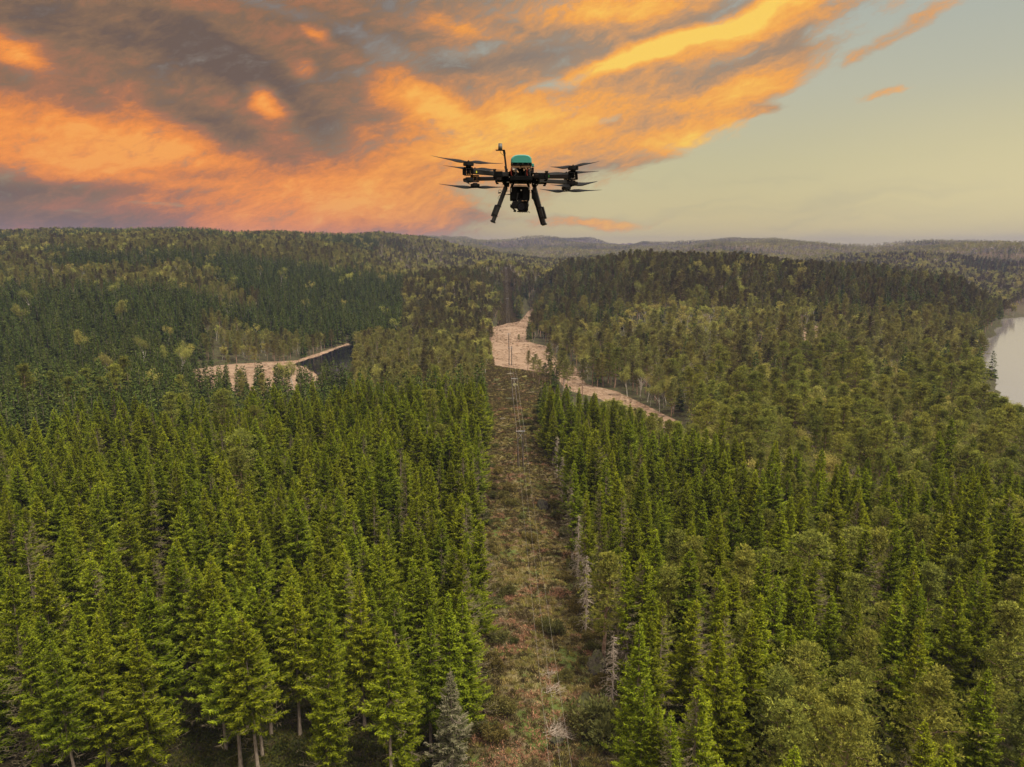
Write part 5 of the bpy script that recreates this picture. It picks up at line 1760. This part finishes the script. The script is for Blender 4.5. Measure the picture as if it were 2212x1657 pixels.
def prop(hub, tips, parent, roll=0.45):
    """two twisted blades from the hub to measured tips"""
    B = BM()
    B.cyl(hub, 0.018, 0.012, (0, 0, 1), 16); B.cyl(hub + Vector((0, 0, 0.008)), 0.007, 0.014, (0, 0, 1), 10)
    pr = B.build('propeller_hub', M_CARB, parent)
    for tip, sg in tips:
        B = BM()
        d = tip - hub; L = d.length; d.normalize()
        side = d.cross(Vector((0, 0, 1))).normalized()
        rows_ = []
        for t in np.linspace(0.03, 1.0, 22):
            chord = float(np.interp(t, [0, .08, .2, .33, .55, .8, .95, 1], [.018, .024, .058, .072, .056, .035, .022, .006]))
            pitch = sg * float(np.interp(t, [0, .12, .3, .6, 1], [0.9, 0.75, 0.62, 0.36, 0.20]))
            u = side * math.cos(pitch) + Vector((0, 0, 1)) * math.sin(pitch)
            nrm = d.cross(u).normalized()
            c = hub + d * (L * t) + Vector((0, 0, 0.018 * t * t)) - u * chord * 0.12
            th = chord * 0.09
            ring = [c + u * chord * 0.5, c + u * chord * 0.15 + nrm * th, c - u * chord * 0.25 + nrm * th * .8, c - u * chord * 0.5, c - u * chord * 0.2 - nrm * th * .2, c + u * chord * 0.2 - nrm * th * .3]
            rows_.append([B.bm.verts.new(p) for p in ring])
        for r1, r2 in zip(rows_[:-1], rows_[1:]):
            for i in range(6): B.bm.faces.new([r1[i], r1[(i + 1) % 6], r2[(i + 1) % 6], r2[i]])
        B.bm.faces.new(rows_[0]); B.bm.faces.new(rows_[-1][::-1])
        B.build('blade', M_BLK, parent, True)
    return pr


def motor(zx, zy, D, r, h, parent, up=True):
    B = BM(); c = P(zx, zy, D); s_ = 1 if up else -1
    B.cyl(c, r, h, (0, 0, 1), 36); B.cyl(c + Vector((0, 0, -s_ * h * 0.62)), r * 0.55, h * 0.5, (0, 0, 1), 28)
    B.cyl(c + Vector((0, 0, s_ * h * 0.55)), r * 0.9, h * 0.14, (0, 0, 1), 36)
    for k in range(14):
        a = k * math.pi / 7
        B.box(c + Vector((math.cos(a) * r * 1.0, math.sin(a) * r * 1.0, 0)), (0.004, 0.004, h * 0.7))
    return B.build('motor', M_CARB, parent)


def lattice(x0, y0, x1, y1, D, parent, nx=5, ny=5, skew=0.12):
    """perforated side plates of the motor bracket"""
    B = BM()
    for dd in (-0.024, 0.024):
        for i in range(nx + 1):
            xx = x0 + (x1 - x0) * i / nx
            B.beam(P(xx, y0, D + dd), P(xx, y1, D + dd), 0.003, 0.0085, None, None, 0, (1, 0, 0.001))
        for j in range(ny + 1):
            yy = y0 + (y1 - y0) * j / ny
            B.beam(P(x0, yy, D + dd), P(x1, yy, D + dd), 0.003, 0.0085, None, None, 0)
    return B.build('motor_bracket', M_BLK, parent)


def lettering(a, b, hgt, parent, D):
    """small worn maker's lettering: a triangle mark and a row of blocky letters"""
    B = BM()
    a, b = Vector(a), Vector(b); d = (b - a); u = Vector((0, 0, 1)); L = d.length; d.normalize()
    v = [B.bm.verts.new(a + u * hgt * k + d * hgt * q) for q, k in ((0, -.5), (0.9, -.5), (0.45, .5))]
    f = B.bm.faces.new(v); bmesh.ops.solidify(B.bm, geom=[f], thickness=0.001)
    x = a + d * hgt * 1.9
    k = 0
    while (x - a).length < L:
        w = hgt * 0.55
        for dz in (-.5, .5) if k % 2 else (-.5, 0, .5):
            B.beam(x + u * hgt * dz, x + d * w + u * hgt * dz, 0.001, hgt * .16, None, None, 0)
        B.beam(x + u * -hgt * .5, x + u * hgt * .5, 0.001, hgt * .18, None, None, 0, (1, 0, 0.01))
        if k % 2: B.beam(x + d * w + u * -hgt * .5, x + d * w + u * hgt * .5, 0.001, hgt * .18, None, None, 0, (1, 0, 0.01))
        x = x + d * hgt * 0.85; k += 1
    B.build('lettering', M_PALE, parent)


def arm(out, inn, Do, Di, ho, hi, marks, label):
    a, b = P(*out, Do), P(*inn, Di)
    B = BM(); B.beam(a, b, 0.046, ho, 0.046, hi, 0.004); ar = B.build('arm', M_ARM, drone, False, label)
    ar.location = DOFF
    return ar, a, b


SPEC = [
    # outer, inner, depths, heights, motors, props, label
    dict(out=(565, 436), inn=(985, 478), Do=DN, Di=7.82, ho=.048, hi=.040, clamp=(832, 465), yc='y', br=(468, 392, 570, 480), nn='near left arm with yellow tape',
         m=[(521, 350, True), (520, 540, False)], let=((660, 446), (708, 450))),
    dict(out=(640, 525), inn=(985, 520), Do=DF, Di=8.18, ho=.044, hi=.040, clamp=(855, 528), yc='', br=(560, 485, 645, 560), nn='far left arm',
         m=[(598, 430, True), (600, 603, False)], let=((700, 524), (745, 522))),
    dict(out=(1735, 494), inn=(1310, 498), Do=DN, Di=7.82, ho=.048, hi=.040, clamp=(1455, 488), yc='g', br=(1718, 438, 1800, 535), nn='near right arm with green tape',
         m=[(1773, 399, True), (1768, 580, False)], let=((1552, 493), (1612, 493))),
    dict(out=(1690, 565), inn=(1320, 545), Do=DF, Di=8.18, ho=.044, hi=.040, clamp=(1440, 552), yc='g', br=(1665, 525, 1745, 590), nn='far right arm with green tape',
         m=[(1692, 480, True), (1690, 638, False)], let=((1550, 556), (1608, 562))),
]
PROPS = [
    [((521, 322), DN, [((72, 268), DN - 0.10, 1), ((940, 362), DN + 0.12, -1)]), ((518, 562), DN, [((470, 576), DN - 0.38, 1), ((560, 535), DN + 0.40, -1)])],
    [((598, 405), DF, [((215, 381), DF - 0.08, 1), ((975, 440), DF + 0.06, -1)]), ((600, 628), DF, [((163, 603), DF + 0.05, 1), ((1000, 638), DF - 0.05, -1)])],
    [((1773, 374), DN, [((2090, 336), DN - 0.28, -1), ((1500, 400), DN + 0.30, 1)]), ((1768, 604), DN, [((1500, 617), DN - 0.31, 1), ((2065, 576), DN + 0.30, -1)])],
    [((1692, 455), DF, [((2090, 450), DF - 0.02, -1), ((1290, 470), DF + 0.02, 1)]), ((1690, 671), DF, [((1370, 664), DF + 0.20, 1), ((2118, 676), DF - 0.15, -1)])],
]
for S, PR in zip(SPEC, PROPS):
    ar, a, b = arm(S['out'], S['inn'], S['Do'], S['Di'], S['ho'], S['hi'], None, S['nn'])
    sg = -1 if S['out'][0] < 1147 else 1
    Df = S['Do'] + (S['Di'] - S['Do']) * 0.62
    B = BM(); c = P(*S['clamp'], Df)
    B.box(c, (0.028, 0.07, 0.075), None, 0.004); B.box(c + Vector((0, 0, 0.042)), (0.036, 0.05, 0.008)); B.box(c + Vector((-sg * 0.01, 0, -0.048)), (0.03, 0.04, 0.014))
    B.box(c + Vector((-sg * 0.05, 0, -0.004)), (0.07, 0.05, 0.058), None, 0.004)
    B.build('arm_clamp', M_BLK, ar)
    lattice(*S['br'], S['Do'], ar)
    B = BM(); x0, y0, x1, y1 = S['br']
    xo = x0 - 2 if sg < 0 else x1 + 14
    B.beam(P(xo + (0 if sg < 0 else -6), y0 + 6, S['Do']), P(xo, y1, S['Do']), 0.05, 0.026, None, None, 0.003, (1, 0, 0.001))
    for yy in (y0, y1): B.beam(P(x0, yy, S['Do']), P(x1, yy, S['Do']), 0.06, 0.008)
    B.box(P((x0 + x1) / 2, (y0 + y1) / 2, S['Do']), (0.035, 0.03, 0.035))
    B.build('motor_mount', M_BLK, ar)
    for (zx, zy, up) in S['m']: motor(zx, zy, S['Do'], 0.052, 0.030, ar, up)
    for (hub, D, tips) in PR:
        prop(P(*hub, D), [(P(*t, dt), s_) for t, dt, s_ in tips], ar)
    La, Lb = S['let']
    f_ = lambda q: (q - S['out'][0]) / (S['inn'][0] - S['out'][0])
    Dq = lambda zx: S['Do'] + (S['Di'] - S['Do']) * f_(zx) - 0.027
    lettering(P(*La, Dq(La[0])), P(*Lb, Dq(Lb[0])), 0.008, ar, 0)
    if S['yc']:
        cx_, cy_, w_ = ((606, 443, 34) if S['nn'].startswith('near left') else ((1492, 494, 19) if S['nn'].startswith('near right') else (1496, 549, 18)))
        B = BM(); B.box(P(cx_, cy_, Dq(cx_)), (w_ * 0.00092, 0.004, 0.020 if w_ > 20 else 0.026)); B.build('marker_tape', M_YEL if w_ > 20 else M_GRN, ar)


# ------------------------------------------------------------------ the air
zlo = float(TZ.min()) - 1.0
zhi = float(max(TZ.max() + 17, CAMZ + 8))
me = bpy.data.meshes.new('haze')
bm = bmesh.new()
bmesh.ops.create_cube(bm, size=1, matrix=Matrix.Translation((0, 0, (zlo + zhi) / 2)) @ Matrix.Diagonal((11400, 11400, zhi - zlo, 1)))
bm.to_mesh(me); bm.free()
m, N = new_mat('haze_air')
pv = N.n('ShaderNodeVolumePrincipled')
pv.inputs['Color'].default_value = (0.22, 0.235, 0.44, 1)
pv.inputs['Density'].default_value = 0.00013
pv.inputs['Anisotropy'].default_value = 0.0
out = N.n('ShaderNodeOutputMaterial'); N.t.links.new(pv.outputs[0], out.inputs['Volume'])
me.materials.append(m)
haze = link('haze', me)
tag(haze, kind='stuff', label='thin bluish haze in the air over the far hills')
print('haze', zlo, zhi)
